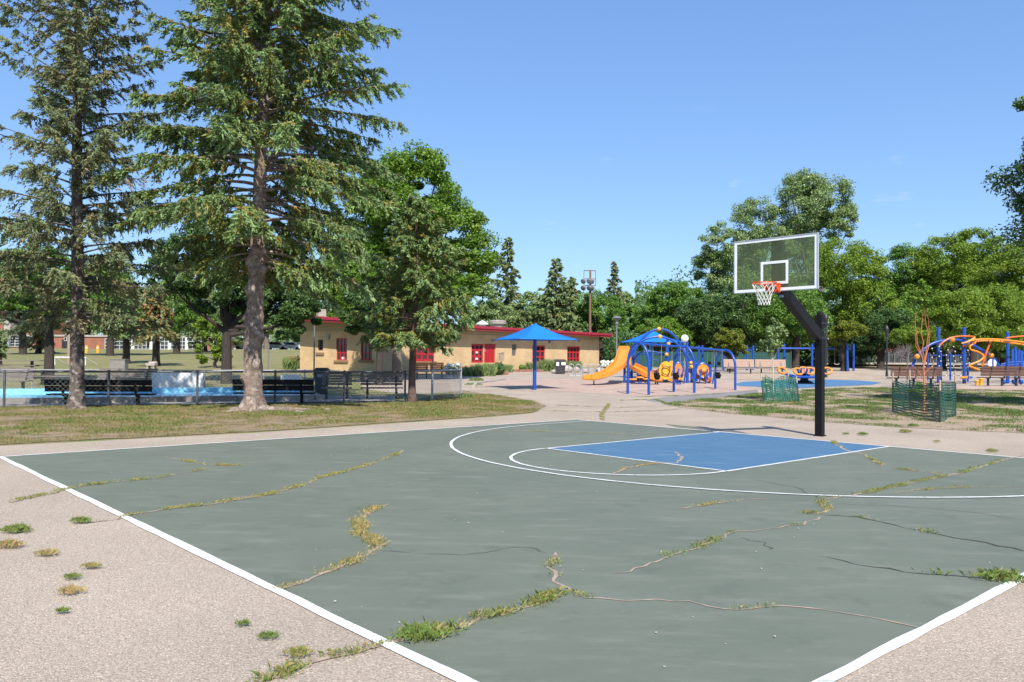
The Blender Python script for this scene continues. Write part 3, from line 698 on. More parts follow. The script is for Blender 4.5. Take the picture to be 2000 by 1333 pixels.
c = onroof(627, 6.5); k = MB(); k.box(c+np.array([0, 0, .3]), (.6, .6, .7), .5); k.build('chimney', mat('chimney_render', (.38, .31, .27), (.3, .25, .22), 3, rough=.9), roof, base=bld.location)

# ------------------------------------------------------------------ school on the hill, buildings at the right
SY = 112.
def SX(px, d=SY): return (px-1000)/FPX*d
def SZ(px, py, d=SY): return float(at(px, py, d)[2])
def simple_box_building(px0, px1, pyt, pyb, d, dep, mt, parent, name='wall'):
    x0, x1 = SX(px0, d), SX(px1, d); zt_, zb = SZ((px0+px1)/2, pyt, d), SZ((px0+px1)/2, pyb, d)
    wallmesh(name, (x0, d), (1, 0), x1-x0, zb-2, zt_, [], dep, mt, parent)
    k = MB(); k.box(((x0+x1)/2, d+dep/2, zt_+.13), (x1-x0+.3, dep+.3, .25)); k.build('roof_edge', CONC, parent)
def grid_window(x0, x1, z0, z1, y, nc, nr, parent, fr=.07, mt=None):
    f = MB()
    for i in range(nc+1): x = x0+(x1-x0)*i/nc; f.box((x, y-.05, (z0+z1)/2), (fr, .12, z1-z0))
    for j in range(nr+1): z = z0+(z1-z0)*j/nr; f.box(((x0+x1)/2, y-.052, z), (x1-x0, .10, fr))
    o = f.build('window', mt or mat('white_sash', (.48, .49, .50), rough=.6), parent); g = MB(); g.box(((x0+x1)/2, y-.012, (z0+z1)/2), (x1-x0-.02, .03, z1-z0-.02)); g.build('glass', GLASSD, o, base=parent.location)
sch = T('school_building', 'red brick school on the hill with long rows of white gridded windows', 'building', (SX(120), SY, SZ(120, 684)))
simple_box_building(-140, 413, 658, 682, SY, 9, BRICKR, sch)
simple_box_building(-160, 24, 596, 658, SY+1, 12, BRICKR, sch, 'tower_wall')
k = MB(); k.box((SX(24.5, SY+1), SY+6, SZ(24, 626, SY+1)), (.9, 12.5, SZ(24, 590, SY+1)-SZ(24, 660, SY+1))); k.build('pilaster', CONC, sch)
simple_box_building(31, 66, 600, 658, SY+2, 8, brickmat('orange_brick', (.42, .17, .07), (.36, .14, .06), (.36, .22, .14)), sch, 'stair_wall')
for py0, py1 in ((598, 608), (623, 630), (645, 654)):
    for px0 in (-75, -50, -24, 2): grid_window(SX(px0), SX(px0+19), SZ(10, py1), SZ(10, py0), SY+.9, 3, 1, sch)
for a, b in ((-62, -24), (-22, 16), (20, 61)): grid_window(SX(a), SX(b), SZ(30, 677), SZ(30, 656), SY-.02, 4, 4, sch)
for a in (18, 62): k = MB(); k.box((SX(a), SY-.2, SZ(a, 668)), (.32, .25, 2.0)); k.build('pilaster', GALV, sch)
for a, b in ((206, 226), (226, 260), (263, 294), (299, 330), (335, 364), (368, 402)):
    grid_window(SX(a), SX(b), SZ(a, 682), SZ(a, 660 if a > 225 else 662), SY-.02, 4, 3, sch)
for a in (261.5, 297, 332.5, 366): k = MB(); k.box((SX(a), SY-.2, SZ(a, 673)), (.36, .3, 1.8)); k.build('pilaster', WHITE, sch)
k = MB(); k.box((SX(128), SY-.05, SZ(128, 675)), (.9, .1, 1.6)); k.build('door', DARK, sch)
grid_window(SX(126), SX(131), SZ(128, 666), SZ(128, 660), SY-.02, 1, 1, sch)
RB = 92.
rb = T('brick_hall', 'long low dark brick building in the tree shade beyond the swings', 'building', (SX(1750, RB), RB, SZ(1750, 730, RB)))
simple_box_building(1590, 1990, 672, 735, RB, 8, BRICKD, rb)
for a in range(1600, 1985, 27):
    grid_window(SX(a, RB), SX(a+23, RB), SZ(a, 709, RB), SZ(a, 688, RB), RB-.02, 2, 1, rb, .12, mat('window_frame_shaded', (.12, .125, .13), rough=.6))  # frame colour darkened to carry the tree shade
k = MB(); k.box((SX(1790, RB), RB-.12, SZ(1790, 711, RB)), (SX(1990, RB)-SX(1590, RB), .2, .2)); k.build('sill', CONC, rb)

# ------------------------------------------------------------------ wading pool behind the fence
fl0 = G(8, 797)[:2]; fr0 = G(791, 786)[:2]; PU = (fr0-fl0)/np.linalg.norm(fr0-fl0); PV = np.array([-PU[1], PU[0]])
def PF(u, v, z=0): q = fl0+PU*u+PV*v; return np.array([q[0], q[1], z])
DECK = mat('pool_deck', (.36, .32, .29), (.27, .24, .22), 1.2, rough=.95, bump=.3, bscale=40)
sheet('pool_deck', [PF(-12, .35)[:2], PF(12.3, .35)[:2], PF(13.2, 4)[:2], PF(9, 5.2)[:2], PF(9, 6.9)[:2], PF(-12, 6.9)[:2]], DECK, .020)
PW = mat('pool_blue', (.20, .53, .72), (.28, .62, .78), 1.1, rough=.25, spec=.5)
k = MB(); CH = .20
pool = T('wading_pool', 'shallow bright blue wading pool with a low concrete kerb behind the fence', 'pool', PF(0, 2))
for i in range(8):
    u0 = -12+i*2.7; u1 = min(u0+2.68, 9.6)
    k = MB(); k.beam(PF((u0), 2.0, CH/2), PF(u1, 2.0, CH/2), .34, CH); k.build('kerb_block', CONC if i % 2 else mat('concrete_dark', (.27, .25, .23), (.21, .19, .18), 2, rough=.95), pool)
k = MB(); k.beam(PF(9.8, 1.83, CH/2), PF(9.8, 6.3, CH/2), .34, CH); k.build('kerb_block', CONC, pool)
k = MB(); k.beam(PF(-12, 6.13, CH/2+.1), PF(9.62, 6.13, CH/2+.1), .3, CH+.1); k.build('far_kerb', PW, pool)
me = bpy.data.meshes.new('painted_floor'); b_ = np.array(pool.location)
me.from_pydata([tuple(PF(u, v, CH-.03)-b_) for u, v in ((-12, 2.17), (9.63, 2.17), (9.63, 5.98), (-12, 5.98))], [], [(0, 1, 2, 3)]); me.materials.append(PW); link('painted_floor', me, pool)
# white banner and white boxes beyond the pool
ban = T('white_banner', 'large white vinyl sheet standing behind the blue pool', 'banner', at(346, 765, 34.5))
k = MB(); a, b = at(296, 728, 34.5), at(397, 765.5, 34.5); n_ = 16; V = []
pl = [(a[0]+(b[0]-a[0])*i/n_, 34.5+.05*math.sin(i*1.1)+.03*math.sin(i*2.7)) for i in range(n_+1)]
for (x0, y0), (x1, y1) in zip(pl[:-1], pl[1:]):
    k.add([(x0, y0, .08), (x1, y1, .08), (x1, y1, a[2]), (x0, y0, a[2]), (x0, y0+.03, .08), (x1, y1+.03, .08), (x1, y1+.03, a[2]), (x0, y0+.03, a[2])], [(0, 1, 2, 3), (7, 6, 5, 4), (3, 2, 6, 7)])
k.build('sheet', WHITE, ban, True)
k = MB()
for t in (0, .5, 1): x = a[0]+(b[0]-a[0])*t; k.tube([(x, 34.62, 0), (x, 34.62, a[2]+.03)], .03, 6)
k.build('frame', GALV, ban)
wb = T('white_cabinet', 'small white double cabinet beyond the pool behind the thick trunk', 'cabinet', at(569, 749, 39))
x0, z1 = at(551, 732, 39)[[0, 2]]; x1, z0 = at(587, 749, 39)[[0, 2]]
for i in range(2):
    xa = x0+(x1-x0)*i/2; k = MB(); k.box((xa+(x1-x0)/4, 39, (z1+z0)/2), ((x1-x0)/2-.01, .5, z1-z0)); o = k.build('door_panel', WHITE, wb)
k = MB(); k.box(((x0+x1)/2, 39, z0/2), (x1-x0-.1, .4, z0)); k.build('plinth', CONC, wb)

# ------------------------------------------------------------------ chain link fences
FH = 1.13
def fpt(px):
    r = ray(px, 780); n = PV; t = (fl0@n)/(np.array(r[:2])@n); return r[:2]*t
def wires(p, q, z0, z1, pitch, rad, name, mt, parent):
    """diamond wire mesh between two posts as thin three sided wires"""
    p = np.array(p[:2], float); q = np.array(q[:2], float); Lh = np.linalg.norm(q-p); u = (q-p)/Lh; H = z1-z0; nn = np.array([-u[1], u[0]])
    A = []; B = []
    c = -H
    while c < Lh:
        for sg in (1, -1):
            s0, s1 = (c, c+H); t0, t1 = 0., 1.
            if s0 < 0: t0 = -s0/H
            if s1 > Lh: t1 = (Lh-s0)/H
            if t1 > t0:
                za, zb = (z0+H*t0, z0+H*t1) if sg > 0 else (z1-H*t0, z1-H*t1)
                o = .004*sg
                A.append((*(p+u*(s0+H*t0)+nn*o), za)); B.append((*(p+u*(s0+H*t1)+nn*o), zb))
        c += pitch
    A = np.array(A); B = np.array(B); d = B-A; d /= np.linalg.norm(d, axis=1)[:, None]
    n3 = np.array([nn[0], nn[1], 0]); s = np.cross(d, n3); V = []
    offs = [n3*rad+0*s, -n3*rad*.5+s*rad*.87, -n3*rad*.5-s*rad*.87]
    V = np.stack([A+o for o in offs]+[B+o for o in offs], 1).reshape(-1, 3)-np.array(parent.location)
    i = np.arange(len(A))*6; F = np.concatenate([np.stack([i+a, i+b, i+b+3, i+a+3], -1) for a, b in ((0, 1), (1, 2), (2, 0))])
    return link(name, mesh_np(name, V, F, mt), parent, 'stuff')
WIREM = mat('fence_wire', (.20, .21, .22), (.26, .27, .27), 9, rough=.5, metal=.4)
def fence(label, pts, postmats, H, prad, railmat, pitch, rad, wm, rail=True, bottom=True):
    f = T('chain_link_fence', label, 'fence', (*pts[0][:2], float(zt(*pts[0][:2]))))
    Z = lambda p: float(zt(p[0], p[1]))
    for i, p in enumerate(pts):
        if postmats[i] is None: continue
        k = MB(); k.tube([(p[0], p[1], Z(p)-.1), (p[0], p[1], Z(p)+H-.01)], prad, 10); k.sphere((p[0], p[1], Z(p)+H), prad*1.15, 8, (1, 1, .7)); k.build('post', postmats[i], f, True)
    for a, b in zip(pts[:-1], pts[1:]):
        if rail: k = MB(); k.tube([(a[0], a[1], Z(a)+H-.03), (b[0], b[1], Z(b)+H-.03)], prad*.75, 8); k.build('top_rail', railmat, f, True)
        if bottom: k = MB(); k.tube([(a[0], a[1], Z(a)+.05), (b[0], b[1], Z(b)+.05)], .006, 4); k.build('tension_wire', railmat, f)
        wires(a, b, Z(a)+.04, Z(a)+H-.04, pitch, rad, 'wire_mesh', wm, f)
    return f
p0 = fpt(8)
fence('dark coated chain link fence in front of the blue pool', [p0-PU*7, p0-PU*3.4, p0, fpt(212), fpt(385), fpt(537), fpt(672), fpt(791)], [DGREY]*8, FH, .038, DGREY, .15, .0044, WIREM)
e0 = fpt(791); e1 = G(844, 783)[:2]; e2 = G(900, 775)[:2]
fence('silver grey end section of chain link fence beside the paved plaza', [e0+np.array([.09, .05]), e1, e2], [None, GALV, GALV], FH+.03, .045, GALV, .13, .0044, mat('bright_wire', (.42, .43, .44), rough=.5, metal=.4))
far = [(-30, 37.), (-26.2, 37.6), (-22.4, 38.2), (-19.3, 38.7), (-16.6, 39.0), (-14.2, 39.4), (-12.1, 39.9), (-10.2, 40.3), (-8.6, 40.7)]
fence('low silver chain link fence on the far side of the pool', far, [GALV]*len(far), .92, .03, GALV, .14, .0028, mat('bright_wire', (.42, .43, .44), rough=.5, metal=.4))

# ------------------------------------------------------------------ benches and tables
def bench(name, Lb, wood, metal, label, cat='bench', loc=ZERO, rz=0, group=None, nseat=4, nback=4, legs=2, seatd=.46, seath=.44, bw=.5, front_gap=0.012, recl=.22):
    """bench facing local -y"""
    t = T(name, label, cat, loc, group, rz); ws = seatd/nseat
    for i in range(nseat):
        k = MB(); k.box((0, -seatd/2+ws*(i+.5), seath), (Lb, ws-front_gap, .045)); k.build('seat_slat', wood, t, base=ZERO)
    wb_ = bw/nback
    for i in range(nback):
        zc = seath+.09+wb_*(i+.5); y = seatd/2+.03+recl*(zc-seath)
        k = MB(); k.beam((-Lb/2, y, zc), (Lb/2, y, zc), .04, wb_-front_gap*1.2); k.build('back_slat', wood, t, base=ZERO)
    for i in range(legs):
        x = -Lb/2+Lb*(.16 if legs > 1 else .5)+(Lb*.68*i/max(1, legs-1))
        k = MB(); k.box((x, 0, seath/2-.02), (.09, .12, seath-.04)); k.box((x, 0, seath-.035), (.07, seatd*.95, .05))
        k.beam((x, seatd/2-.02, seath-.03), (x, seatd/2+.06+recl*(bw+.05), seath+.09+bw-.02), .07, .045, (1, 0, 0))
        k.build('leg', metal, t, base=ZERO)
    return t
pa = math.atan2(PU[1], PU[0])
def bench_px(pxa, pxb, d, **kw):
    c = (pxa+pxb)/2; x0, x1 = SX(pxa, d), SX(pxb, d); return (SX(c, d), d, float(zt(SX(c, d), d))), abs(x1-x0)
l_, n_ = bench_px(104, 299, 26.4); b1 = bench('park_bench', n_, BLACKW, BLACKW, 'long black bench seen from behind between fence and pool, left of thick trunk', loc=l_, rz=math.pi+pa*.35, group='black benches by the pool', nback=2, bw=.40, seath=.36, nseat=3)
l_, n_ = bench_px(462, 614, 28.2); b2 = bench('park_bench', n_, BLACKW, BLACKW, 'black bench seen from behind just right of the thick gnarled trunk', loc=l_, rz=math.pi+pa*.35, group='black benches by the pool', nback=2, bw=.40, seath=.36, nseat=3)
for (a, b, d, lb, rz) in ((-22, 58, 36.2, 'weathered grey slatted bench across the pool at the left edge', .1), (186, 299, 35.8, 'weathered grey slatted bench across the pool left of the white banner', .05),
                          (630, 688, 31.2, 'weathered grey bench beside the black bin behind the fence', .2), (706, 788, 31.6, 'weathered grey bench behind the fence near the small spruce trunk', .2)):
    l_, n_ = bench_px(a, b, d); bench('park_bench', n_, GREYW, DARK, lb, loc=l_, rz=rz, group='weathered benches by the pool', nseat=5, nback=5, recl=.45)
l_, n_ = bench_px(1416, 1476, 66); bench('park_bench', n_, PINKW, DARK, 'pale wooden bench, the more complete of two by the blue pad', loc=l_, rz=0, group='pale benches by the blue pad', seatd=.6, bw=.62)
l_, n_ = bench_px(1478, 1537, 66.5); bench('park_bench', n_, PINKW, DARK, 'pale wooden bench partly hidden behind the white stemmed sapling', loc=l_, rz=-.06, group='pale benches by the blue pad', seatd=.6, bw=.62)
l_, n_ = bench_px(811, 838, 52); bench('park_bench', n_, ORANGEW, DARK, 'orange wooden bench under the red window, left of a pair', loc=l_, rz=.15, group='orange benches by the building')
l_, n_ = bench_px(840, 868, 52.5); bench('park_bench', n_, ORANGEW, DARK, 'orange wooden bench next to the white flowering bush', loc=l_, rz=.15, group='orange benches by the building')
l_, n_ = bench_px(1735, 1834, 47); bench('park_bench', n_, BROWNW, DARK, 'brown bench seen from behind beyond the green plastic tree fence', loc=l_, rz=math.pi, group='brown benches by the climbing frame', legs=3, bw=.55, seath=.5)
l_, n_ = bench_px(1912, 2030, 48.5); bench('park_bench', n_, BROWNW, DARK, 'brown bench seen from behind at the right edge of the picture', loc=l_, rz=math.pi-.05, group='brown benches by the climbing frame', legs=4, bw=.6, seath=.5)
def picnic(px, py, Lx, label, rz=0):
    g = G(px, py); t = T('picnic_table', label, 'picnic table', g, 'picnic tables on the lawn', rz)
    for i in range(3): k = MB(); k.box((0, -.25+i*.25, .74), (Lx, .23, .045)); k.build('top_board', GREYW, t, base=ZERO)
    for y in (-.72, .72): k = MB(); k.box((0, y, .44), (Lx, .26, .045)); k.build('seat_board', GREYW, t, base=ZERO)
    for x in (-Lx*.33, Lx*.33):
        k = MB(); k.box((x, 0, .36), (.14, .14, .72)); k.box((x, 0, .40), (.08, 1.5, .06)); k.build('leg', DARK, t, base=ZERO)
picnic(22, 727, 4.0, 'grey picnic table on the rising lawn at the left edge')
picnic(122, 752, 3.0, 'grey picnic table half hidden behind the left spruce trunk')
# ------------------------------------------------------------------ things on the far lawn
g = G(232, 728); t = T('grill_box', 'square grey metal box on a post on the lawn beyond the pool', 'grill', g); s = g[1]/FPX
k = MB(); k.box(g+np.array([0, 0, 15*s]), (30*s, .5, 20*s)); k.box(g+np.array([0, 0, 25.6*s]), (32*s, .56, 1.2*s)); k.build('box', mat('grey_sheet', (.24, .23, .215), (.19, .185, .175), 4, rough=.7), t)
k = MB(); k.box(g+np.array([0, 0, 2.5*s]), (5*s, .12, 5*s)); k.build('post', DARK, t)
g = G(296, 721); s = g[1]/FPX; t = T('stone_bench', 'small pale stone block seat beside the thin far spruce trunk', 'seat', g)
k = MB(); k.box(g+np.array([0, 0, 9*s]), (18*s, .5, 5*s)); k.box(g+np.array([0, .22, 12.6*s]), (16*s, .12, 4*s)); k.build('slab', STONE, t)
for i in (-1, 1): k = MB(); k.box(g+np.array([i*6*s, 0, 3.2*s]), (3*s, .4, 6.4*s)); k.build('leg', STONE, t)
g = G(137, 713); s = g[1]/FPX; t = T('soccer_goal', 'small white soccer goal on the far lawn behind the left spruce trunk', 'soccer goal', g)
x0, x1 = g[0]-30*s, g[0]+30*s; zt_ = g[2]+14.5*s
k = MB(); k.tube([(x0, g[1], g[2]), (x0, g[1], zt_), (x1, g[1], zt_), (x1, g[1], g[2])], .05, 6); k.build('frame', WHITE, t)
for x in (x0, x1): k = MB(); k.tube([(x, g[1], zt_), (x+.3, g[1]+1.2, g[2])], .035, 6); k.build('stay', WHITE, t)
g = G(135, 712); s = g[1]/FPX; t = T('utility_pole', 'tan wooden utility pole with a grey box on the far lawn', 'pole', g)
k = MB(); k.tube([g, g+np.array([0, 0, 92*s])], [4.4*s, 3.6*s], 10); k.build('shaft', mat('pole_wood', (.33, .24, .17), (.27, .19, .14), 3, rough=.9, stretch=(4, 4, .5)), t, True)
k = MB(); k.box(g+np.array([3*s, -.35, 73*s]), (6.5*s, .25, 11*s)); k.build('meter_box', GALV, t)
for i, (px, py) in enumerate(((169, 690), (191, 690), (231, 687))):
    g = G(px, py); t = T('bollard', ['yellow bollard nearest the school door behind the left spruce', 'yellow bollard just right of another one below the school', 'yellow bollard under the low white windows of the school'][i], 'bollard', g, 'yellow bollards by the school')
    k = MB(); k.lathe(g, [(.16, 0), (.16, .75), (.13, .84), (.05, .88)], 10); k.build('shaft', YELLOW, t, True)
    k = MB(); k.lathe(g+np.array([0, 0, .55]), [(.165, 0), (.165, .1)], 10); k.build('band', WHITE, t)
def car(px, d, col, label):
    c = atx(px, d); t = T('parked_car', label, 'car', c, 'cars parked beyond the hill')
    prof = [(-2.1, .35), (2.1, .35), (2.15, .75), (1.3, .9), (.7, 1.4), (-.9, 1.42), (-1.6, .95), (-2.12, .85)]
    k = MB(); k.prism(prof, (0, -.85, 0), (1, 0, 0), (0, 0, 1), (0, 1, 0), 1.7); k.build('body', col, t, base=ZERO)
    k = MB(); k.prism([(1.15, .93), (.66, 1.34), (-.85, 1.36), (-1.4, .97)], (0, -.862, 0), (1, 0, 0), (0, 0, 1), (0, 1, 0), 1.724); k.build('windows', GLASSD, t, base=ZERO)
    for x in (-1.3, 1.3):
        for y in (-.8, .8): k = MB(); k.prism([(.32*math.cos(a), .32*math.sin(a)) for a in np.linspace(0, 2*math.pi, 14)[:-1]], (x, y-.1, .32), (1, 0, 0), (0, 0, 1), (0, 1, 0), .2); k.build('wheel', BLACKW, t, base=ZERO)
    return t
WPAINT = mat('white_car_paint', (.55, .56, .58), rough=.25); SPAINT = mat('silver_car_paint', (.42, .44, .46), rough=.25, metal=.3)
car(540, 136, SPAINT, 'silver car parked beyond the hill left of the building'); car(568, 138, WPAINT, 'white car parked beyond the hill next to the building')
car(452, 134, WPAINT, 'white car parked beyond the hill behind the dark tree trunk')

# ------------------------------------------------------------------ lamp posts and poles
def lamp(px, pyb, pyt, label, kind, group='lamp posts', d=None):
    g = G(px, pyb) if d is None else atx(px, d); s = g[1]/FPX
    hgt = float(at(px, pyt, g[1])[2])-g[2]; t = T('street_lamp', label, 'street lamp', g, group)
    k = MB(); k.tube([g, g+np.array([0, 0, .5]), g+np.array([0, 0, hgt-.9])], [.13, .09, .07] if kind != 'slim' else [.11, .07, .055], 10); k.build('post', POLE if kind != 'slim' else DARK, t, True)
    if kind == 'cap':
        k = MB(); k.lathe(g+np.array([0, 0, hgt-.9]), [(.08, 0), (.15, .05), (.16, .22), (.10, .3), (.20, .45), (.30, .62), (.28, .66)], 14); k.build('lantern', POLE, t, True)
        k = MB(); k.lathe(g+np.array([0, 0, hgt-.24]), [(.46, 0), (.46, .05), (.25, .16), (.05, .22)], 16); k.build('lamp_cap', POLE, t, True)
    elif kind == 'slim':
        k = MB(); k.lathe(g+np.array([0, 0, hgt-.9]), [(.07, 0), (.10, .05), (.15, .5), (.18, .6), (.15, .7), (.05, .9)], 12); k.build('lantern', DARK, t, True)
    elif kind == 'globe':
        k = MB(); k.sphere(g+np.array([0, 0, hgt-.42]), .30, 16); k.build('globe', mat('opal_globe', (.82, .82, .80), rough=.25), t, True)
        k = MB(); k.lathe(g+np.array([0, 0, hgt-.92]), [(.10, 0), (.16, .1), (.16, .22)], 10); k.build('collar', POLE, t, True)
    return t
lamp(1204, 718, 617, 'grey lamp post with a flat cap between building and slide', 'cap')
lamp(1337, 732, 651, 'lamp post with a white globe behind the playground', 'globe')
lamp(1732, 736, 636, 'dark slim lamp post left of the climbing frame', 'slim')
lamp(1613, 738, 614, 'dark slim lamp post partly hidden behind the hoop pole', 'slim')
g = atx(1152, 100); t = T('floodlight_pole', 'tall brown wooden floodlight pole behind the building', 'light pole', g); top = float(at(1152, 528, 100)[2])
PW2 = mat('brown_pole', (.22, .12, .09), (.17, .10, .08), 3, rough=.9)
k = MB(); k.tube([g, (g[0], g[1], top)], [.19, .12], 10); k.build('shaft', PW2, t, True)
s = 100/FPX
zz = [float(at(1152, y, 100)[2]) for y in (529, 545, 558)]
k = MB()
for z in zz: k.beam((g[0]-12.5*s, g[1], z), (g[0]+10.5*s, g[1], z), .1, .1)
for x in (-12.5, 10.5): k.beam((g[0]+x*s, g[1], zz[0]), (g[0]+x*s, g[1], zz[2]), .07, .07)
k.build('crossarms', PW2, t)
for z in zz[1:]:
    for x in (-12.5, -1, 4):
        c = np.array([g[0]+x*s, g[1]-.3, z-.25]); dd_ = np.array([-.5, -.7, -.5]); dd_ /= np.linalg.norm(dd_)
        k = MB(); k.tube([c-dd_*.35, c-dd_*.1, c+dd_*.28, c+dd_*.3], [.10, .22, .34, .28], 12); k.build('floodlight', GALV, t, True)
for px, top_, bot, r, lb in ((613, 640, 742, .045, 'slim grey pole standing before the left end of the building'), (524, 676, 726, .05, 'short slim brown post left of the building'), (845, 698, 736, .035, 'thin dark stake before the building wall')):
    g = G(px, bot); h_ = float(at(px, top_, g[1])[2]); t = T('metal_pole', lb, 'pole', g)
    k = MB(); k.tube([g, (g[0], g[1], h_)], r, 8); k.build('shaft', POLE, t, True)
    k = MB(); k.lathe((g[0], g[1], h_), [(r*1.3, 0), (r*1.3, .05), (r*.4, .09)], 8); k.build('cap', POLE, t, True)

# ------------------------------------------------------------------ bins, sign, bike rack
def bin_(px, py, wpx, hpx, label, wheels=True):
    g = G(px, py); s = g[1]/FPX; w_, h_ = wpx*s, hpx*s; t = T('trash_bin', label, 'trash bin', g)
    BINM = mat('bin_plastic', (.032, .034, .038), (.05, .05, .054), 4, rough=.5)
    k = MB(); V = []
    for z, f in ((.04, .78), (.86, 1.)): V += [(-w_/2*f, -w_/2*f, h_*z), (w_/2*f, -w_/2*f, h_*z), (w_/2*f, w_/2*f, h_*z), (-w_/2*f, w_/2*f, h_*z)]
    k.add(V, [(3, 2, 1, 0), (4, 5, 6, 7), (0, 1, 5, 4), (1, 2, 6, 5), (2, 3, 7, 6), (3, 0, 4, 7)]); k.build('bin_body', BINM, t, base=ZERO)
    k = MB(); k.box((0, 0, h_*.905), (w_*1.1, w_*1.1, h_*.07)); k.box((0, .02, h_*.96), (w_*.9, w_*.9, h_*.05)); k.build('lid', BINM, t, base=ZERO)
    if wheels:
        for x in (-.4, .4):
            k = MB(); k.prism([(.11*math.cos(a), .11*math.sin(a)) for a in np.linspace(0, 6.283, 12)[:-1]], (x*w_, w_*.42, .11), (0, 1, 0), (0, 0, 1), (1, 0, 0), .07); k.build('wheel', BLACKW, t, base=ZERO)
        for x0, x1, z0, z1 in ((-.4, -.14, .55, .80), (.08, .46, .60, .80)):
            k = MB(); k.prism([(x0*w_, z0*h_), (x1*w_, z0*h_), (x1*w_, z1*h_), (x0*w_, z1*h_)], (0, -w_*.468, 0), (1, 0, 0), (0, -.115*w_/h_, 1), (0, -1, 0), .02); k.build('sticker', WHITE, t, base=ZERO)
    else:
        k = MB(); k.box((0, -w_*.47, h_*.72), (w_*.5, .03, h_*.1)); k.build('sticker', GALV, t, base=ZERO)
bin_(1094, 731, 21, 29, 'dark wheeled bin with white stickers in front of the building')
bin_(628, 776, 24, 58, 'black bin behind the pool fence in front of the building', False)
g = G(979, 726); s = g[1]/FPX; t = T('notice_board', 'small wooden notice board on a post by the red door', 'notice board', g)
k = MB(); k.box(g+np.array([0, 0, 10*s]), (3*s, .12, 20*s)); k.build('post', mat('post_wood', (.16, .08, .05), rough=.8), t)
k = MB(); k.box(g+np.array([0, -.02, 28*s]), (9.5*s, .1, 14*s), .35); k.build('panel', mat('panel_wood', (.30, .235, .19), (.25, .19, .15), 6, rough=.8), t)
k = MB(); k.beam(g+np.array([-5.5*s, 0, 35.3*s]), g+np.array([5.5*s, 0, 36.8*s]), .2, .07); k.build('cap_board', GREYW, t)
g = G(1150, 735); s = g[1]/FPX; t = T('bike_rack', 'galvanised bike rack of upright hoops in front of the building', 'bike rack', g)
for x in (-34, -20.5, -7, 5, 18, 31):
    k = MB(); xx = g[0]+x*s; yy = g[1]-x*s*.05; zb = float(zt(xx, yy)); r_ = 5.2*s; h_ = 23*s
    k.tube([(xx-r_, yy, zb), (xx-r_, yy, zb+h_-r_)]+[(xx-r_*math.cos(a), yy, zb+h_-r_+r_*math.sin(a)) for a in np.linspace(.3, math.pi-.3, 7)]+[(xx+r_, yy, zb+h_-r_), (xx+r_, yy, zb)], .035, 6); k.build('hoop', GALV, t, True)
k = MB(); k.tube([g+np.array([-40*s, .1, .02]), g+np.array([37*s, -.2, .02])], .03, 6); k.build('base_rail', GALV, t)

# ------------------------------------------------------------------ basketball hoop
PX_, PY_ = -.19, .97                       # pole, in court coordinates
BX, BY = .05, -1.30                        # backboard
hoop = T('basketball_hoop', 'basketball hoop with clear backboard on a black square pole at the court edge', 'basketball hoop', CW(PX_, PY_))
HP = mat('black_powder_coat', (.006, .006, .008), (.009, .009, .011), 6, rough=.5, spec=.18)
k = MB(); c = CW(PX_, PY_); k.box(c+np.array([0, 0, 1.0]), (.155, .155, 2.0), CYAW+.06); k.build('pole', HP, hoop)
k = MB(); k.box(c+np.array([0, 0, .012]), (.21, .21, .024), CYAW+.06); k.build('base_plate', HP, hoop)
k = MB(); k.box(c+np.array([0, 0, 2.02]), (.185, .185, .05), CYAW+.06); k.build('pole_collar', HP, hoop)
k = MB(); k.box(c+np.array([0, 0, 2.34]), (.15, .15, .60), CYAW+.06); k.lathe(c+np.array([0, 0, 2.64]), [(.075, 0), (.07, .05), (.03, .08)], 10); k.build('pole_top', HP, hoop)
ad = np.array([BX-PX_, BY+.16-PY_]); ad /= np.linalg.norm(ad)
sidev = CW(ad[1], -ad[0])-CW(0, 0)
a0_ = CW(PX_+ad[0]*.10, PY_+ad[1]*.10, 2.02); a1_ = CW(BX, BY+.17, 3.12)
dv = (a1_-a0_)/np.linalg.norm(a1_-a0_)
k = MB(); k.beam(a0_+np.array([0, 0, .16]), a1_, .155, .225, sidev); k.build('extension_arm', HP, hoop)
k = MB(); k.beam(CW(BX, BY+.135, 2.98), CW(BX, BY+.135, 4.02), .24, .12, CW(1, 0)-CW(0, 0)); k.build('board_mount', HP, hoop)
for sgn in (1, -1):
    for z in (2.14, 2.3, 2.46):
        k = MB(); e = CW(PX_+.13*sgn, PY_+.12, z); k.beam(CW(PX_+.085*sgn, PY_-.09, z), CW(PX_+.085*sgn, PY_+.16, z), .012, .03); k.beam(CW(PX_-.11, PY_+.15, z), CW(PX_+.11, PY_+.15, z), .02, .02); k.build('clamp_bar', DARK if sgn > 0 else GALV, hoop)
for z in (2.12, 2.3, 2.48):
    for sgn in (-1, 1):
        k = MB(); k.sphere(CW(PX_+.115*sgn, PY_+.15, z), .018, 8); k.build('bolt', GALV, hoop, True)
k = MB(); k.box(CW(BX-.0, BY+.28, 2.93)+np.array([-.02, -.02, 0]), (.09, .004, .05), CYAW); k.build('maker_plate', mat('plate_blue', (.30, .42, .55), rough=.4), hoop)
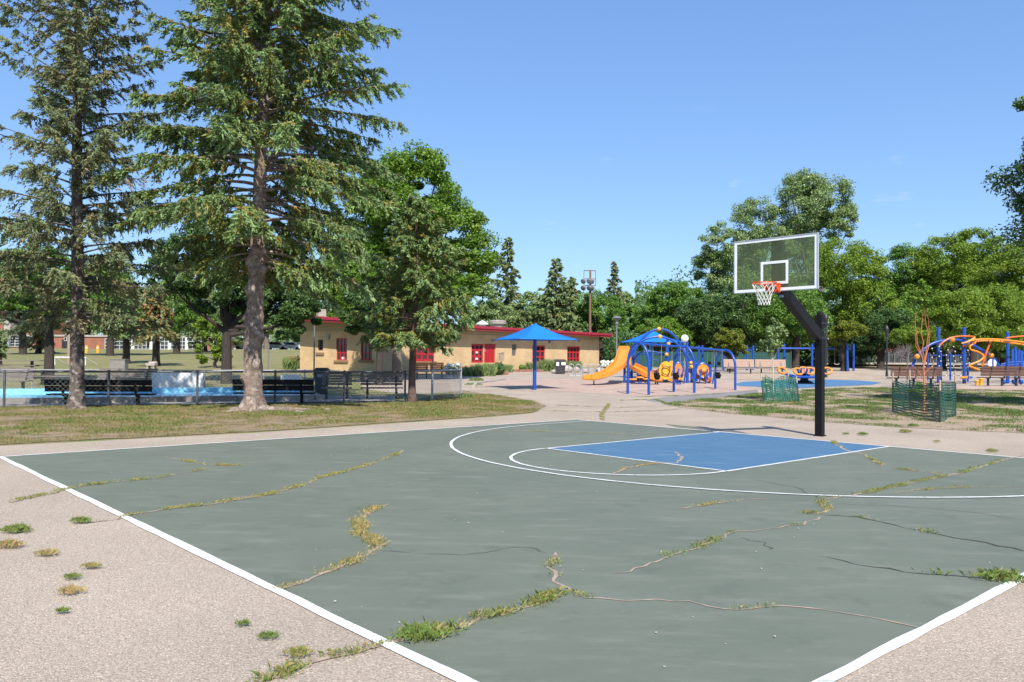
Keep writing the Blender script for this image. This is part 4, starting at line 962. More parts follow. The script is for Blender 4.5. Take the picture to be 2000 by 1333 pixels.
# clear board
bb = bpy.data.materials.new('clear_board'); bb.use_nodes = True; t_ = bb.node_tree; pb_ = t_.nodes['Principled BSDF']; pb_.inputs['Base Color'].default_value = (.17, .21, .12, 1); pb_.inputs['Roughness'].default_value = .25
tr = t_.nodes.new('ShaderNodeBsdfTransparent'); tr.inputs[0].default_value = (.84, .90, .76, 1); ms = t_.nodes.new('ShaderNodeMixShader')
nn_ = t_.nodes.new('ShaderNodeTexNoise'); nn_.inputs['Scale'].default_value = 2.2; nn_.inputs['Detail'].default_value = 7; tcc = t_.nodes.new('ShaderNodeTexCoord'); t_.links.new(tcc.outputs['Object'], nn_.inputs[0])
mrr = t_.nodes.new('ShaderNodeMapRange'); mrr.inputs[1].default_value = .3; mrr.inputs[2].default_value = .75; mrr.inputs[3].default_value = .80; mrr.inputs[4].default_value = .66; t_.links.new(nn_.outputs[0], mrr.inputs[0]); t_.links.new(mrr.outputs[0], ms.inputs[0])
t_.links.new(pb_.outputs[0], ms.inputs[1]); t_.links.new(tr.outputs[0], ms.inputs[2]); t_.links.new(ms.outputs[0], t_.nodes['Material Output'].inputs[0])
BW, ZB, ZT = .915, 3.01, 4.08
def cbeam(mb, x0, x1, y0, y1, z0, z1):
    V = [CW(BX+x, BY+y, z) for z in (z0, z1) for x, y in ((x0, y0), (x1, y0), (x1, y1), (x0, y1))]
    return mb.add(V, [(3, 2, 1, 0), (4, 5, 6, 7), (0, 1, 5, 4), (1, 2, 6, 5), (2, 3, 7, 6), (3, 0, 4, 7)])
k = MB(); cbeam(k, -BW+.012, BW-.012, -.006, .006, ZB+.012, ZT-.012); bdo = k.build('backboard', bb, hoop)
k = MB()
for a, b, c_, d in ((-BW, -BW+.015, ZB, ZT), (BW-.015, BW, ZB, ZT), (-BW+.015, BW-.015, ZB, ZB+.015), (-BW+.015, BW-.015, ZT-.015, ZT)): cbeam(k, a, b, -.02, .025, c_, d)
k.build('frame', mat('alu_frame', (.42, .44, .50), rough=.4, metal=.3), bdo, base=hoop.location)
k = MB(); e = .05
for a, b, c_, d in ((-BW+.018, -BW+.018+e, ZB+.016, ZT-.016), (BW-.018-e, BW-.018, ZB+.016, ZT-.016), (-BW+.018+e, BW-.018-e, ZB+.016, ZB+.016+e), (-BW+.018+e, BW-.018-e, ZT-.016-e, ZT-.016)): cbeam(k, a, b, -.011, -.008, c_, d)
k.build('white_border', WHITE, bdo, base=hoop.location)
k = MB(); q = .30; z0, z1 = 3.15, 3.61; e = .052
for a, b, c_, d in ((-q, -q+e, z0, z1), (q-e, q, z0, z1), (-q+e, q-e, z0, z0+e), (-q+e, q-e, z1-e, z1)): cbeam(k, a, b, -.0118, -.0082, c_, d)
k.build('target_square', WHITE, bdo, base=hoop.location)
RIMO = mat('rim_orange', (.72, .10, .025), (.62, .08, .02), 8, rough=.4)
rc = CW(BX, BY-.38, 3.15); rim = MB(); rim.tube([rc+np.array([.235*math.cos(a), .235*math.sin(a), 0]) for a in np.linspace(0, 2*math.pi, 33)], .011, 8, False)
for a in np.linspace(0, 2*math.pi, 13)[:-1]: rim.tube([rc+np.array([.232*math.cos(a), .232*math.sin(a), -.008]), rc+np.array([.232*math.cos(a), .232*math.sin(a), -.03])], .005, 4)
ro = rim.build('rim', RIMO, hoop, True)
k = MB(); cbeam(k, -.14, .14, -.035, -.013, 2.985, 3.17); cbeam(k, -.12, .12, -.16, -.037, 3.135, 3.152)
for x in (-1, 1): k.beam(CW(BX+.12*x, BY-.04, 3.03), CW(BX+.13*x, BY-.2, 3.14), .015, .06)
k.build('rim_bracket', RIMO, ro, base=hoop.location)
k = MB(); N = 12
def np_(i, lv):
    rr_ = [.228, .19, .155, .128, .115, .108][lv]; zz_ = [-.02, -.11, -.20, -.28, -.35, -.42][lv]; a = 2*math.pi*(i+(.5 if lv % 2 else 0))/N
    return rc+np.array([rr_*math.cos(a), rr_*math.sin(a), zz_])
for lv in range(5):
    for i in range(N):
        for di in ((0, -1) if lv % 2 == 0 else (0, 1)): k.tube([np_(i, lv), np_(i+di, lv+1)], .0048, 4, False)
for i in range(N): k.sphere(np_(i, 5), .008, 5)
k.build('net', ROPE, ro, base=hoop.location)

# ------------------------------------------------------------------ shade umbrella
def canopy4(t, c, half, zt_, zb, rot, nseg=6):
    """square fabric pyramid with slightly sagging faces"""
    k = MB(); ap = np.array([c[0], c[1], zt_]); cs = []
    for i in range(4):
        a = rot+math.pi/4+i*math.pi/2; cs.append(np.array([c[0]+half*1.414*math.cos(a), c[1]+half*1.414*math.sin(a), zb]))
    for i in range(4):
        p, q = cs[i], cs[(i+1) % 4]; rows = []
        for r_ in range(nseg+1):
            f = r_/nseg; row = []
            for j in range(nseg+1):
                g_ = j/nseg; e = p+(q-p)*g_; mid = (p+q)/2; pull = .10*4*g_*(1-g_); e = e+(np.array([c[0], c[1], zb])-mid)*pull
                pt = ap+(e-ap)*f; pt = pt-np.array([0, 0, .09*math.sin(math.pi*f)]); row.append(pt)
            rows.append(row)
        vs = [p_ for row in rows for p_ in row]; m_ = nseg+1
        k.add(vs, [(a*m_+b, a*m_+b+1, (a+1)*m_+b+1, (a+1)*m_+b) for a in range(nseg) for b in range(nseg)])
    o = k.build('canopy', mat('blue_fabric', (.004, .150, .60), (.005, .165, .64), 3, rough=.75), t, True)
    md = o.modifiers.new('thick', 'SOLIDIFY'); md.thickness = .02
    return cs, ap
g = G(1044, 762); um = T('shade_umbrella', 'large square blue fabric shade on a single blue post', 'umbrella', g)
zt_ = float(at(1042, 632, g[1])[2]); zb = float(at(1042, 664, g[1])[2])
k = MB(); k.tube([g-np.array([0, 0, .05]), (g[0], g[1], zt_-.2)], [.095, .085], 12); k.build('post', BLUE, um, True)
cs, ap = canopy4(um, g, 1.62, zt_, zb, .42)
for c in cs:
    k = MB(); k.tube([ap-np.array([0, 0, .45]), c-np.array([0, 0, .03])], .03, 6); k.build('rib', BLUE, um, True)
    k = MB(); k.box(c-np.array([0, 0, .05]), (.1, .1, .12)); k.build('corner_cap', DARK, um)

# ------------------------------------------------------------------ playground with slides
def arch_pts(p, q, ztop, n=18, up=.55):
    """upright legs then a half ellipse between two ground points"""
    p = np.asarray(p, float); q = np.asarray(q, float); h_ = ztop-p[2]; zs = p[2]+h_*up
    pts = [p-np.array([0, 0, .05]), p*1.]; pts += [np.array([p[0]+(q[0]-p[0])*(1-math.cos(a))/2, p[1]+(q[1]-p[1])*(1-math.cos(a))/2, zs+(ztop-zs)*math.sin(a)]) for a in np.linspace(0, math.pi, n)]
    return pts+[q*1., q-np.array([0, 0, .05])]
sw = T('arched_swing_frame', 'blue swing frame of three round arches joined by a top bar, nearest the path', 'swing set', G(1316, 768))
tops = []
for (x0, y0, x1, y1, yt) in ((1226, 770, 1267, 772, 670), (1316, 766, 1356, 768, 677), (1397, 760, 1436, 763, 684)):
    a, b = G(x0, y0), G(x1, y1); dm = (a[1]+b[1])/2; zt_ = float(at((x0+x1)/2, yt, dm)[2]); b[2] = a[2] = (a[2]+b[2])/2
    k = MB(); k.tube(arch_pts(a, b, zt_), .062, 10); k.build('arch', BLUE, sw, True); m_ = (a+b)/2; m_[2] = zt_-.03; tops.append(m_)
k = MB(); k.tube(tops, .055, 10); k.build('top_bar', BLUE, sw, True)
def bucket_swing(top, zs, label, grp, belt=False, mt=None):
    t = T('bucket_swing' if not belt else 'belt_swing', label, 'swing', (top[0], top[1], zs), grp); k = MB(); c = np.array([top[0], top[1], zs])
    if not belt:
        k.lathe(c, [(.08, -.14), (.12, -.10), (.15, 0), (.16, .08), (.13, .08), (.12, 0), (.09, -.07)], 12); k.build('seat', BLACKW, t, True)
        k = MB(); k.box(c+np.array([0, 0, .13]), (.05, .32, .05)); k.box(c+np.array([0, .14, .13]), (.28, .04, .12)); k.build('back_rim', BLACKW, t)
    else:
        k.tube([c+np.array([x, 0, .08*(x/.24)**2]) for x in np.linspace(-.24, .24, 7)], .035, 6); k.build('seat', mt or BLACKW, t, True)
    for x in (-.2, .2):
        k = MB(); n = 14; p = c+np.array([x, 0, .1]); q = np.array([top[0]+x, top[1], top[2]])
        k.tube([p+(q-p)*i/n for i in range(n+1)], [.012 if i % 2 else .007 for i in range(n+1)], 5, False); k.build('chain', GALV, t)
lbs = ['black bucket swing just right of the leftmost low blue arch', 'black bucket swing just left of the middle low blue arch', 'black bucket swing next to the right low blue arch']
for (i, f), lb, py in zip(((0, .4), (0, .82), (1, .82)), lbs, (733, 735, 737)):
    p = tops[i]+(tops[i+1]-tops[i])*f; bucket_swing(p, .80, lb, 'bucket swings')
D1 = 47.5
def A1(px, py, d=D1): return at(px, py, d)
ps = T('play_structure', 'blue and orange playground structure with slides, arches and round panels', 'playground', atx(1290, D1+1))
def part(name, mt, smooth=False, parent=None):
    def fin(mb): return mb.build(name, mt, parent or ps, smooth, base=ps.location)
    return fin
def gz(px, d): return atx(px, d)[2]
# posts
for px, pt_, d in ((1220, 712, 48.6), (1234, 676, 49), (1270, 674, 52), (1302, 668, 49.4), (1325, 690, 52), (1342, 668, 49), (1351, 700, 49.5), (1246, 690, 52), (1388, 712, 51), (1361, 706, 51.5)):
    p = atx(px, d); k = MB(); k.tube([p-np.array([0, 0, .05]), (p[0], p[1], float(at(px, pt_, d)[2]))], .075, 10); part('post', BLUE, True)(k)
# big arches
for pxs, d, r_ in (([(1226, 752), (1228, 725), (1236, 696), (1250, 668), (1268, 650), (1287, 643), (1306, 648), (1322, 662), (1334, 682), (1341, 706), (1343, 730), (1343, 753)], 49.0, .07),
                   ([(1233, 745), (1226, 715), (1231, 693), (1246, 672), (1266, 661), (1289, 658), (1308, 663), (1325, 674), (1338, 690), (1349, 706)], 48.2, .065),
                   ([(1234, 712), (1240, 700), (1248, 691), (1258, 687), (1276, 687), (1300, 693)], 50, .045)):
    k = MB(); P = [A1(x, y, d) for x, y in pxs]; q = []
    for i in range(len(P)-1):
        p0_, p1, p2, p3 = P[max(0, i-1)], P[i], P[i+1], P[min(len(P)-1, i+2)]
        for f in (0, .33, .66): q.append(.5*((2*p1)+(p2-p0_)*f+(2*p0_-5*p1+4*p2-p3)*f*f+(3*p1-p0_-3*p2+p3)*f**3))
    q.append(P[-1]); k.tube(q, r_, 10); part('arch', BLUE, True)(k)
for px, py, d, r_ in ((1287, 643, 48.9, .13), (1289, 658, 48.1, .13), (1220, 716, 48.5, .12), (1302, 693, 49.3, .12), (1302, 708, 49.3, .10), (1306, 672, 49.3, .11), (1349, 709, 49.4, .12), (1351, 717, 49.2, .12), (1228, 695, 48, .08)):
    k = MB(); k.sphere(A1(px, py, d), r_, 12); part('ball', YELLOW, True)(k)
# rails between posts
for a, b in (((1270, 676, 52), (1302, 676, 50)), ((1246, 692, 52), (1300, 694, 50)), ((1262, 712, 52), (1240, 716, 50)), ((1262, 698, 52), (1286, 705, 52)), ((1325, 692, 52), (1351, 692, 51)), ((1312, 712, 52), (1336, 708, 52)), ((1345, 715, 51), (1361, 710, 51))):
    k = MB(); k.tube([A1(*a), A1(*b)], .035, 6); part('rail', BLUE, True)(k)
# deck boards
for a, b, z, d in ((1228, 1270, 728, 49.5), (1300, 1345, 733, 50.5)):
    p, q = A1(a, z, d), A1(b, z, d); k = MB(); k.box(((p[0]+q[0])/2, d+1, p[2]), (q[0]-p[0], 2.2, .07)); part('deck', DARK)(k)
# slides: channel swept along a curve
def slide(name, pxs, ds, wd, rim, mt, parent=ps):
    P = [at(x, y, d) for (x, y), d in zip(pxs, ds)]; q = []
    for i in range(len(P)-1):
        p0_, p1, p2, p3 = P[max(0, i-1)], P[i], P[i+1], P[min(len(P)-1, i+2)]
        for f in np.linspace(0, 1, 6)[:-1]: q.append(.5*((2*p1)+(p2-p0_)*f+(2*p0_-5*p1+4*p2-p3)*f*f+(3*p1-p0_-3*p2+p3)*f**3))
    q.append(P[-1]); prof = [(-.5, rim), (-.5, 0), (-.38, -.05), (.38, -.05), (.5, 0), (.5, rim), (.44, rim), (.40, .06), (.3, .02), (-.3, .02), (-.40, .06), (-.44, rim)]
    V = []; F = []; n = len(prof)
    for i, p in enumerate(q):
        d = q[min(i+1, len(q)-1)]-q[max(i-1, 0)]; d /= np.linalg.norm(d); s_ = np.cross(d, [0, 0, 1]); s_ /= np.linalg.norm(s_); u_ = np.cross(s_, d)
        for a, b in prof: V.append(p+s_*a*wd+u_*b)
    for i in range(len(q)-1):
        for j in range(n): F.append((i*n+j, i*n+(j+1) % n, (i+1)*n+(j+1) % n, (i+1)*n+j))
    F.append(tuple(range(n))); F.append(tuple(range((len(q)-1)*n, len(q)*n)))
    k = MB(); k.add(V, F); return k.build(name, mt, parent, True, base=ps.location)
sl_ = slide('slide', [(1222, 684), (1219, 692), (1217, 701), (1211, 713), (1200, 724), (1186, 732), (1170, 738), (1156, 741), (1146, 741)], [49.4, 48.9, 48.3, 47.4, 46.6, 46.1, 45.7, 45.5, 45.3], .78, .24, ORANGE)
k = MB(); p = A1(1160, 744, 45.6); k.tube([p, (p[0], p[1], gz(1160, 45.6)-.02)], .04, 6); k.build('slide_leg', DARK, sl_, base=ps.location)
slide('slide', [(1231, 716), (1240, 720), (1252, 727), (1264, 735), (1278, 742), (1290, 744)], [48.6, 48.2, 47.6, 47.2, 47, 47], .7, .22, ORANGE)
slide('slide', [(1352, 724), (1360, 730), (1368, 738), (1378, 744), (1388, 746)], [50.5, 50, 49.5, 49.3, 49.2], .8, .25, RUST)
slide('slide', [(1280, 724), (1272, 731), (1262, 739), (1254, 744)], [52, 51.5, 51, 50.8], .8, .25, RUST)
k = MB(); p, q = A1(1211, 676, 49.6), A1(1231, 690, 49.6); k.box(((p[0]+q[0])/2, 49.9, (p[2]+q[2])/2), (q[0]-p[0], .1, p[2]-q[2])); part('slide_hood', ORANGE)(k)
k = MB(); p, q = A1(1229, 694, 48.4), A1(1232, 718, 48.4); k.box(((p[0]+q[0])/2, 48.4, (p[2]+q[2])/2), (.14, .08, p[2]-q[2])); part('orange_post_panel', ORANGE)(k)
# round panels
def ringpanel(px, py, d, rx, rz_, col, ringcol, name, bub=False, holes=False, yaw=0.):
    c = A1(px, py, d); s = d/FPX; ax = np.array([math.cos(yaw), math.sin(yaw), 0]); ay = np.array([0, 0, 1.]); az = np.array([-math.sin(yaw), math.cos(yaw), 0])
    rad = rz_*s; xs_ = rx/rz_
    k = MB(); k.prism([(rad*.93*math.cos(a), rad*.93*math.sin(a)) for a in np.linspace(0, 6.2832, 25)[:-1]], c-az*.02, ax*xs_, ay, az, .04); o = part(name, col)(k)
    if ringcol is not None:
        k = MB(); k.tube([c+ax*xs_*rad*math.cos(a)+ay*rad*math.sin(a) for a in np.linspace(0, 6.2832, 29)], .05, 8, False); k.build('ring', ringcol, o, True, base=ps.location)
    if bub: k = MB(); k.sphere(c-az*.05, rad*.62, 12, (xs_, .8, .6)); k.build('bubble', col, o, True, base=ps.location)
    if holes:
        k = MB()
        for i in range(-4, 5):
            for j in range(-4, 5):
                x, z = i*rad*.2+(j % 2)*rad*.1, j*rad*.18
                if x*x+z*z < (rad*.8)**2: k.add([c+ax*xs_*(x+u)+ay*(z+v)-az*.024 for u, v in ((-.028, 0), (0, -.028), (.028, 0), (0, .028))], [(0, 1, 2, 3)])
        k.build('holes', RUST, o, base=ps.location, recalc=False, kind='stuff')
    return o, c, s
o, c, s = ringpanel(1300, 724, 48.8, 14, 19, YELLOW, None, 'steering_panel')
for a in (.6, 2.3, 3.9, 5.2): k = MB(); k.prism([(.07*math.cos(b), .07*math.sin(b)) for b in np.linspace(0, 6.283, 11)[:-1]], c+np.array([.3*math.cos(a), -.035, .38*math.sin(a)]), (1, 0, 0), (0, 0, 1), (0, 1, 0), .02); k.build('knob', RUST, o, base=ps.location)
k = MB(); k.tube([c+np.array([.24*math.cos(a), -.12, .24*math.sin(a)]) for a in np.linspace(0, 6.283, 21)], .025, 6, False); k.build('steering_wheel', DARK, o, True, base=ps.location)
ringpanel(1325, 722, 48.4, 9, 13.5, ORANGE, BLUE, 'mesh_panel', holes=True)
ringpanel(1373, 724, 48.6, 13, 14, ORANGE, BLUE, 'bubble_panel', bub=True)
ringpanel(1312, 716, 49.6, 8, 12, YELLOW, None, 'gear_panel')
# climbing pods
for px, py in ((1236, 742), (1250, 738), (1262, 741), (1282, 745), (1326, 741)):
    d = 47.0; c = A1(px, py, d); k = MB(); k.lathe(c, [(.22, -.03), (.25, .0), (.22, .05), (.05, .07)], 12); part('step_pod', ORANGE, True)(k)
    k = MB(); k.tube([c-np.array([.05, 0, 0]), (c[0]-.05, c[1], gz(px, d)-.02)], .045, 8); k.tube([c+np.array([.07, 0, 0]), (c[0]+.07, c[1], gz(px, d)-.02)], .045, 8); part('pod_post', BLUE, True)(k)
for a, b in (((1285, 736), (1318, 744)), ((1320, 744), (1336, 728))):
    k = MB(); p, q = A1(*a, 50), A1(*b, 50); k.beam(p, q, .5, .18); part('ramp', ORANGE)(k)
for px in (1322, 1336, 1366, 1378, 1392):
    p = atx(px, 48.2); k = MB(); k.tube([p, p+np.array([.12, 0, .9])], .045, 8); part('stub_post', BLUE, True)(k)
g = atx(1272, 55); u2 = T('shade_canopy', 'blue fabric shade roof over the slide structure', 'canopy', g)
zt_ = float(at(1276, 645, 55)[2]); zb = float(at(1276, 669, 55)[2])
for px, d in ((1271, 56), (1304, 53.5)):
    p = atx(px, d); k = MB(); k.tube([p, (p[0], p[1], zb+.25)], .09, 10); k.build('post', BLUE, u2, True)
cs, ap = canopy4(u2, at(1272, 690, 55), 1.62, zt_, zb, .30)
for c in cs: k = MB(); k.tube([ap-np.array([0, 0, .4]), c-np.array([0, 0, .03])], .03, 6); k.build('rib', BLUE, u2, True)

# ------------------------------------------------------------------ big swing sets at the back
def swing_frame(pairs, label, zpx):
    """pairs: (px of the two posts, d); beam along the tops"""
    (xa, xb, d0) = pairs[0]; t = T('swing_frame', label, 'swing set', atx(xa, d0)); tops_ = []
    for x0, x1, d in pairs:
        for j, x in enumerate((x0, x1)):
            dd2 = d+(1.2 if j else -.6); p = atx(x, dd2); zt2 = float(at(x, zpx-9, dd2)[2]); k = MB(); k.tube([p-np.array([0, 0, .1]), (p[0], p[1], zt2)], .10, 10); k.build('post', BLUE, t, True)
        a, b = at(x0, zpx, d-.6), at(x1, zpx, d+1.2); k = MB(); k.tube([a, b], .06, 8); k.build('cross_bar', BLUE, t, True); tops_.append((a+b)/2)
    for a, b in zip(tops_[:-1], tops_[1:]): k = MB(); k.tube([a, b], .085, 10); k.build('beam', BLUE, t, True)
    return tops_
tp = swing_frame([(1520, 1532, 74), (1586, 1597, 74), (1655, 1667, 74)], 'tall blue swing frame with paired posts behind the hoop pole', 681)
TANS = mat('pale_swing_seat', (.40, .34, .28), rough=.7)
for f, lb in ((.3, 'pale belt swing hanging on the tall blue frame, nearer the hoop pole'), (.62, 'pale belt swing on the tall blue frame, nearer the end posts')):
    p = tp[1]+(tp[2]-tp[1])*f; bucket_swing(p, gz(1630, 74)+.6, lb, 'belt swings', True, TANS)
tp = swing_frame([(1365, 1372, 72), (1413, 1425, 74), (1459, 1471, 75)], 'blue swing frame behind the pale wooden benches', 684)
for f, lb in ((.35, 'black belt swing behind the right low arch'), (.7, 'black belt swing behind the pale bench')):
    p = tp[0]+(tp[1]-tp[0])*f; bucket_swing(p, gz(1400, 73)+.6, lb, 'belt swings')
# ------------------------------------------------------------------ spinner on the blue pad
g = G(1571, 750); sp = T('spinner', 'merry-go-round with tilted orange rings on the blue rubber pad', 'spinner', g); s = g[1]/FPX
k = MB(); k.lathe(g, [(.55, 0), (.5, .12), (.25, .2), (.2, .55), (.4, .62)], 16); k.build('hub', DARK, sp, True)
k = MB(); k.lathe(g+np.array([0, 0, .34]), [(.95, 0), (1.02, .06), (.9, .12), (.3, .16)], 18); k.build('deck', BLUE, sp, True)
for i, (px, py, tilt) in enumerate(((1528, 724, .5), (1559, 726, .35), (1582, 725, -.3), (1615, 725, -.5), (1570, 724, .1))):
    c = at(px, py, g[1]+(.7 if i == 4 else -.2)); nrm = np.array([math.sin(tilt)*.6, -.75, .62]); nrm /= np.linalg.norm(nrm); _, a_, b_ = basis(nrm)
    k = MB(); k.tube([c+(a_*math.cos(x)*9+b_*math.sin(x)*7.5)*s for x in np.linspace(0, 6.2832, 25)], 2.1*s, 10, False); k.build('ring_seat', ORANGE, sp, True)
    k = MB(); k.tube([c-b_*7*s, g+np.array([(c[0]-g[0])*.35, 0, .42])], .07, 8); k.build('arm', BLUE, sp, True)
k = MB()
for a in np.linspace(0, 6.28, 9)[:-1]: k.tube([g+np.array([.3*math.cos(a), .3*math.sin(a), .5]), g+np.array([.45*math.cos(a), .45*math.sin(a), .95])], .05, 6)
k.build('hand_grips', BLUE, sp, True)

# ------------------------------------------------------------------ climbing frame at the right
D2 = 51.5
cf = T('climbing_frame', 'blue post climbing frame with curved orange bars and a rope net', 'playground', atx(1884, D2))
def c2(name, mt, mb, smooth=True, parent=None): return mb.build(name, mt, parent or cf, smooth, base=cf.location)
for px, pt_, d, r_ in ((1833, 641, 53.5, .10), (1883, 641, 51.5, .105), (1968, 650, 52, .105), (1812, 690, 56, .06), (1838, 690, 55, .06), (1856, 692, 56, .06), (1890, 712, 54, .07), (1983, 678, 54, .07), (1991, 684, 55, .06), (2040, 650, 52, .1)):
    p = atx(px, d); z = float(at(px, pt_, d)[2]); k = MB(); k.tube([p-np.array([0, 0, .05]), (p[0], p[1], z)], r_, 12); k.sphere((p[0], p[1], z), r_*1.02, 10, (1, 1, .4)); c2('post', BLUE, k)
def spline(pxs, d):
    P = [at(x, y, d if np.isscalar(d) else d[i]) for i, (x, y) in enumerate(pxs)]; q = []
    for i in range(len(P)-1):
        p0_, p1, p2, p3 = P[max(0, i-1)], P[i], P[i+1], P[min(len(P)-1, i+2)]
        for f in (0, .25, .5, .75): q.append(.5*((2*p1)+(p2-p0_)*f+(2*p0_-5*p1+4*p2-p3)*f*f+(3*p1-p0_-3*p2+p3)*f**3))
    return q+[P[-1]]
ORB = mat('orange_bar', (.75, .26, .02), (.68, .22, .02), 4, rough=.35)
REDB = mat('red_orange_bar', (.62, .13, .02), (.55, .11, .02), 4, rough=.35)
k = MB(); k.tube(spline([(1778, 724), (1791, 697), (1806, 681), (1828, 669), (1860, 664), (1884, 667), (1905, 677), (1926, 690), (1940, 700), (1953, 718)], 52.6), .085, 10); c2('arch', BLUE, k)
for px, py in ((1860, 664), (1791, 697), (1936, 695)): k = MB(); k.sphere(at(px, py, 52.3), .17, 12); c2('ball', ORB, k)
for pts, mt_, r_, d in (([(1835, 676), (1843, 668), (1857, 660), (1880, 657), (1903, 658)], REDB, .05, 51.2), ([(1878, 671), (1890, 668), (1903, 660)], ORB, .05, 51.0), ([(1880, 677), (1892, 674), (1903, 665)], REDB, .05, 51.3),
                        ([(1903, 657), (1904, 672)], ORB, .06, 51.1), ([(1884, 670), (1905, 664), (1940, 663), (1975, 666), (2060, 676)], ORB, .055, 51.0), ([(1890, 674), (1910, 667), (1940, 666), (1975, 670), (2060, 683)], ORB, .055, 51.9),
                        ([(1965, 661), (1985, 658), (2050, 654)], REDB, .05, 51.6),
                        ([(1905, 670), (1895, 676), (1896, 683), (1911, 688), (1921, 696), (1914, 705), (1893, 714), (1900, 718), (1913, 723)], ORB, .06, 51.2), ([(1935, 668), (1926, 690), (1918, 717)], REDB, .06, 51.3)):
    k = MB(); k.tube(spline(pts, d), r_, 8); c2('bar', mt_, k)
for i in range(9):
    f = i/8; a = spline([(1905, 664), (1940, 663), (1975, 666), (2060, 676)], 51.0); b = spline([(1910, 667), (1940, 666), (1975, 670), (2060, 683)], 51.9); j = int(f*(len(a)-1))
    k = MB(); k.tube([a[j], b[j]], .03, 6); c2('rung', ORB, k)
# rope net with white balls
k = MB(); kb = []
nx_, nz_ = 7, 7
def nett(i, j):
    px = 1806+i*14+(j % 2)*3; py = 674+j*10+(abs(i-3)*(6-j))*.6; return at(px, py, 53+.35*math.sin(i*1.3+j))
for i in range(nx_):
    for j in range(nz_):
        if j < nz_-1: k.tube([nett(i, j), nett(i, j+1)], .012, 4, False)
        if i < nx_-1: k.tube([nett(i, j), nett(i+1, j)], .012, 4, False)
net = c2('rope_net', DARK, k, False)
for i in range(nx_):
    for j in range(nz_):
        b = MB(); b.sphere(nett(i, j)-np.array([0, .03, 0]), .045, 6); c2('net_ball', ROPE, b, True, net)
for y in (694.5,): k = MB(); k.tube([at(1812, y, 56), at(1888, y, 56)], .035, 6); c2('rail', BLUE, k)
k = MB(); k.tube([at(1882, 738, 51.2), at(1890, 737.5, 51.1)], [.09, .09], 10); k.sphere(at(1881, 738, 51.2), .17, 10, (1.3, .8, .5)); c2('seat_pod', ORB, k)
k = MB(); k.sphere(at(1894, 737.5, 51.1), .15, 10, (1.4, .8, .5)); c2('seat_pod', BLUE, k)
for px, py in ((1908, 745), (1916, 741)):
    c = at(px, py, 49.5); k = MB(); k.tube([c, (c[0], c[1], gz(px, 49.5))], .09, 10); k.lathe(c, [(.12, -.04), (.14, 0), (.12, .05)], 10); c2('step_post', YELLOW, k)
c = at(1938, 710, 52); k = MB(); k.prism([(.27*math.cos(a), .27*math.sin(a)) for a in np.linspace(0, 6.283, 21)[:-1]], c, (1, 0, 0), (0, 0, 1), (0, 1, 0), .05); o = c2('round_sign', WHITE, k, False)
k = MB(); k.box(c+np.array([.03, -.03, 0]), (.08, .04, .52)); c2('sign_bar', BLUE, k, False, o)
for pts in ([(1955, 712), (1975, 708), (2010, 706)], [(1945, 716), (1975, 713), (2010, 712)]): k = MB(); k.tube(spline(pts, 54), .05, 8); c2('rail', BLUE, k)
for px in (1978, 1984, 1990, 1996): k = MB(); p, q = at(px, 682+(px-1978)*.2, 55), at(px, 720, 55); k.box(((p[0]+q[0])/2, 55, (p[2]+q[2])/2), (.15, .05, p[2]-q[2])); c2('fence_slat', BLUE, k, False)
for px in (1960, 1981, 1994): k = MB(); c = at(px, 746, 50.5); k.tube([c+np.array([-.09, 0, 0]), c+np.array([.09, 0, 0])], .14, 10); k.tube([c, (c[0], c[1], gz(px, 50.5))], .05, 6); c2('step_pod', BLUE, k)

# ------------------------------------------------------------------ green plastic fences round the young trees
NETM = mat('green_plastic_net', (.008, .085, .065), (.012, .12, .09), 6, rough=.5)
STAKE = mat('stake_dark_green', (.02, .04, .035), rough=.6); STAKEW = mat('stake_bare_wood', (.42, .31, .22), (.36, .26, .18), 8, rough=.8)
def netfence(label, corners, H, tops_, seed, sag=.1, lean=(0, 0), stakeH=None):
    """corners: ground points in order (closed); strap net around stakes"""
    r = random.Random(seed); t = T('tree_guard', label, 'tree guard', corners[0], 'green plastic tree guards')
    n = len(corners); k = MB()
    for i, c in enumerate(corners):
        hh = stakeH[i]; ln = np.array([lean[0]*hh, lean[1]*hh, 0]); k = MB(); k.tube([c-np.array([0, 0, .1]), c+ln*.75+np.array([0, 0, hh*.75])], .026, 7); so_ = k.build('stake', STAKE, t, True)
        k = MB(); k.tube([c+ln*.75+np.array([0, 0, hh*.75]), c+ln+np.array([0, 0, hh])], .027, 7); k.build('bare_top', STAKEW, so_, True, base=t.location)
    for i in range(n):
        a, b = corners[i], corners[(i+1) % n]; Lh = np.linalg.norm(b-a); nc = max(4, int(Lh/.10)); nr = int(H/.078); k = MB(); d2 = (b-a)/Lh; nr2 = np.array([-d2[1], d2[0], 0])
        def P(u, v):
            f = u/nc; z = v/nr; hz = H*(1-sag*4*f*(1-f)*(.6+.4*math.sin(i*2+f*5)))
            w_ = .05*math.sin(f*9+i*3+z*2)*math.sin(f*math.pi)+.02*math.sin(f*31+z*7)
            return a+(b-a)*f+nr2*w_+np.array([lean[0]*hz*z, lean[1]*hz*z, .02+hz*z+.015*math.sin(f*17+i)])
        for v in range(nr+1):
            for u in range(nc):
                p, q = P(u, v), P(u+1, v); th = .015
                k.add([p-np.array([0, 0, th]), q-np.array([0, 0, th]), q+np.array([0, 0, th]), p+np.array([0, 0, th])], [(0, 1, 2, 3)])
        for u in range(nc+1):
            for v in range(0, nr, 2):
                p, q = P(u, v), P(u, min(v+2, nr)); h3 = d2*.014
                k.add([p-h3, p+h3, q+h3, q-h3], [(0, 1, 2, 3)])
        k.build('net', NETM, t, recalc=False, kind='stuff')
cor = [G(1744, 806), G(1836, 826), G(1866, 813), G(1777, 800)]
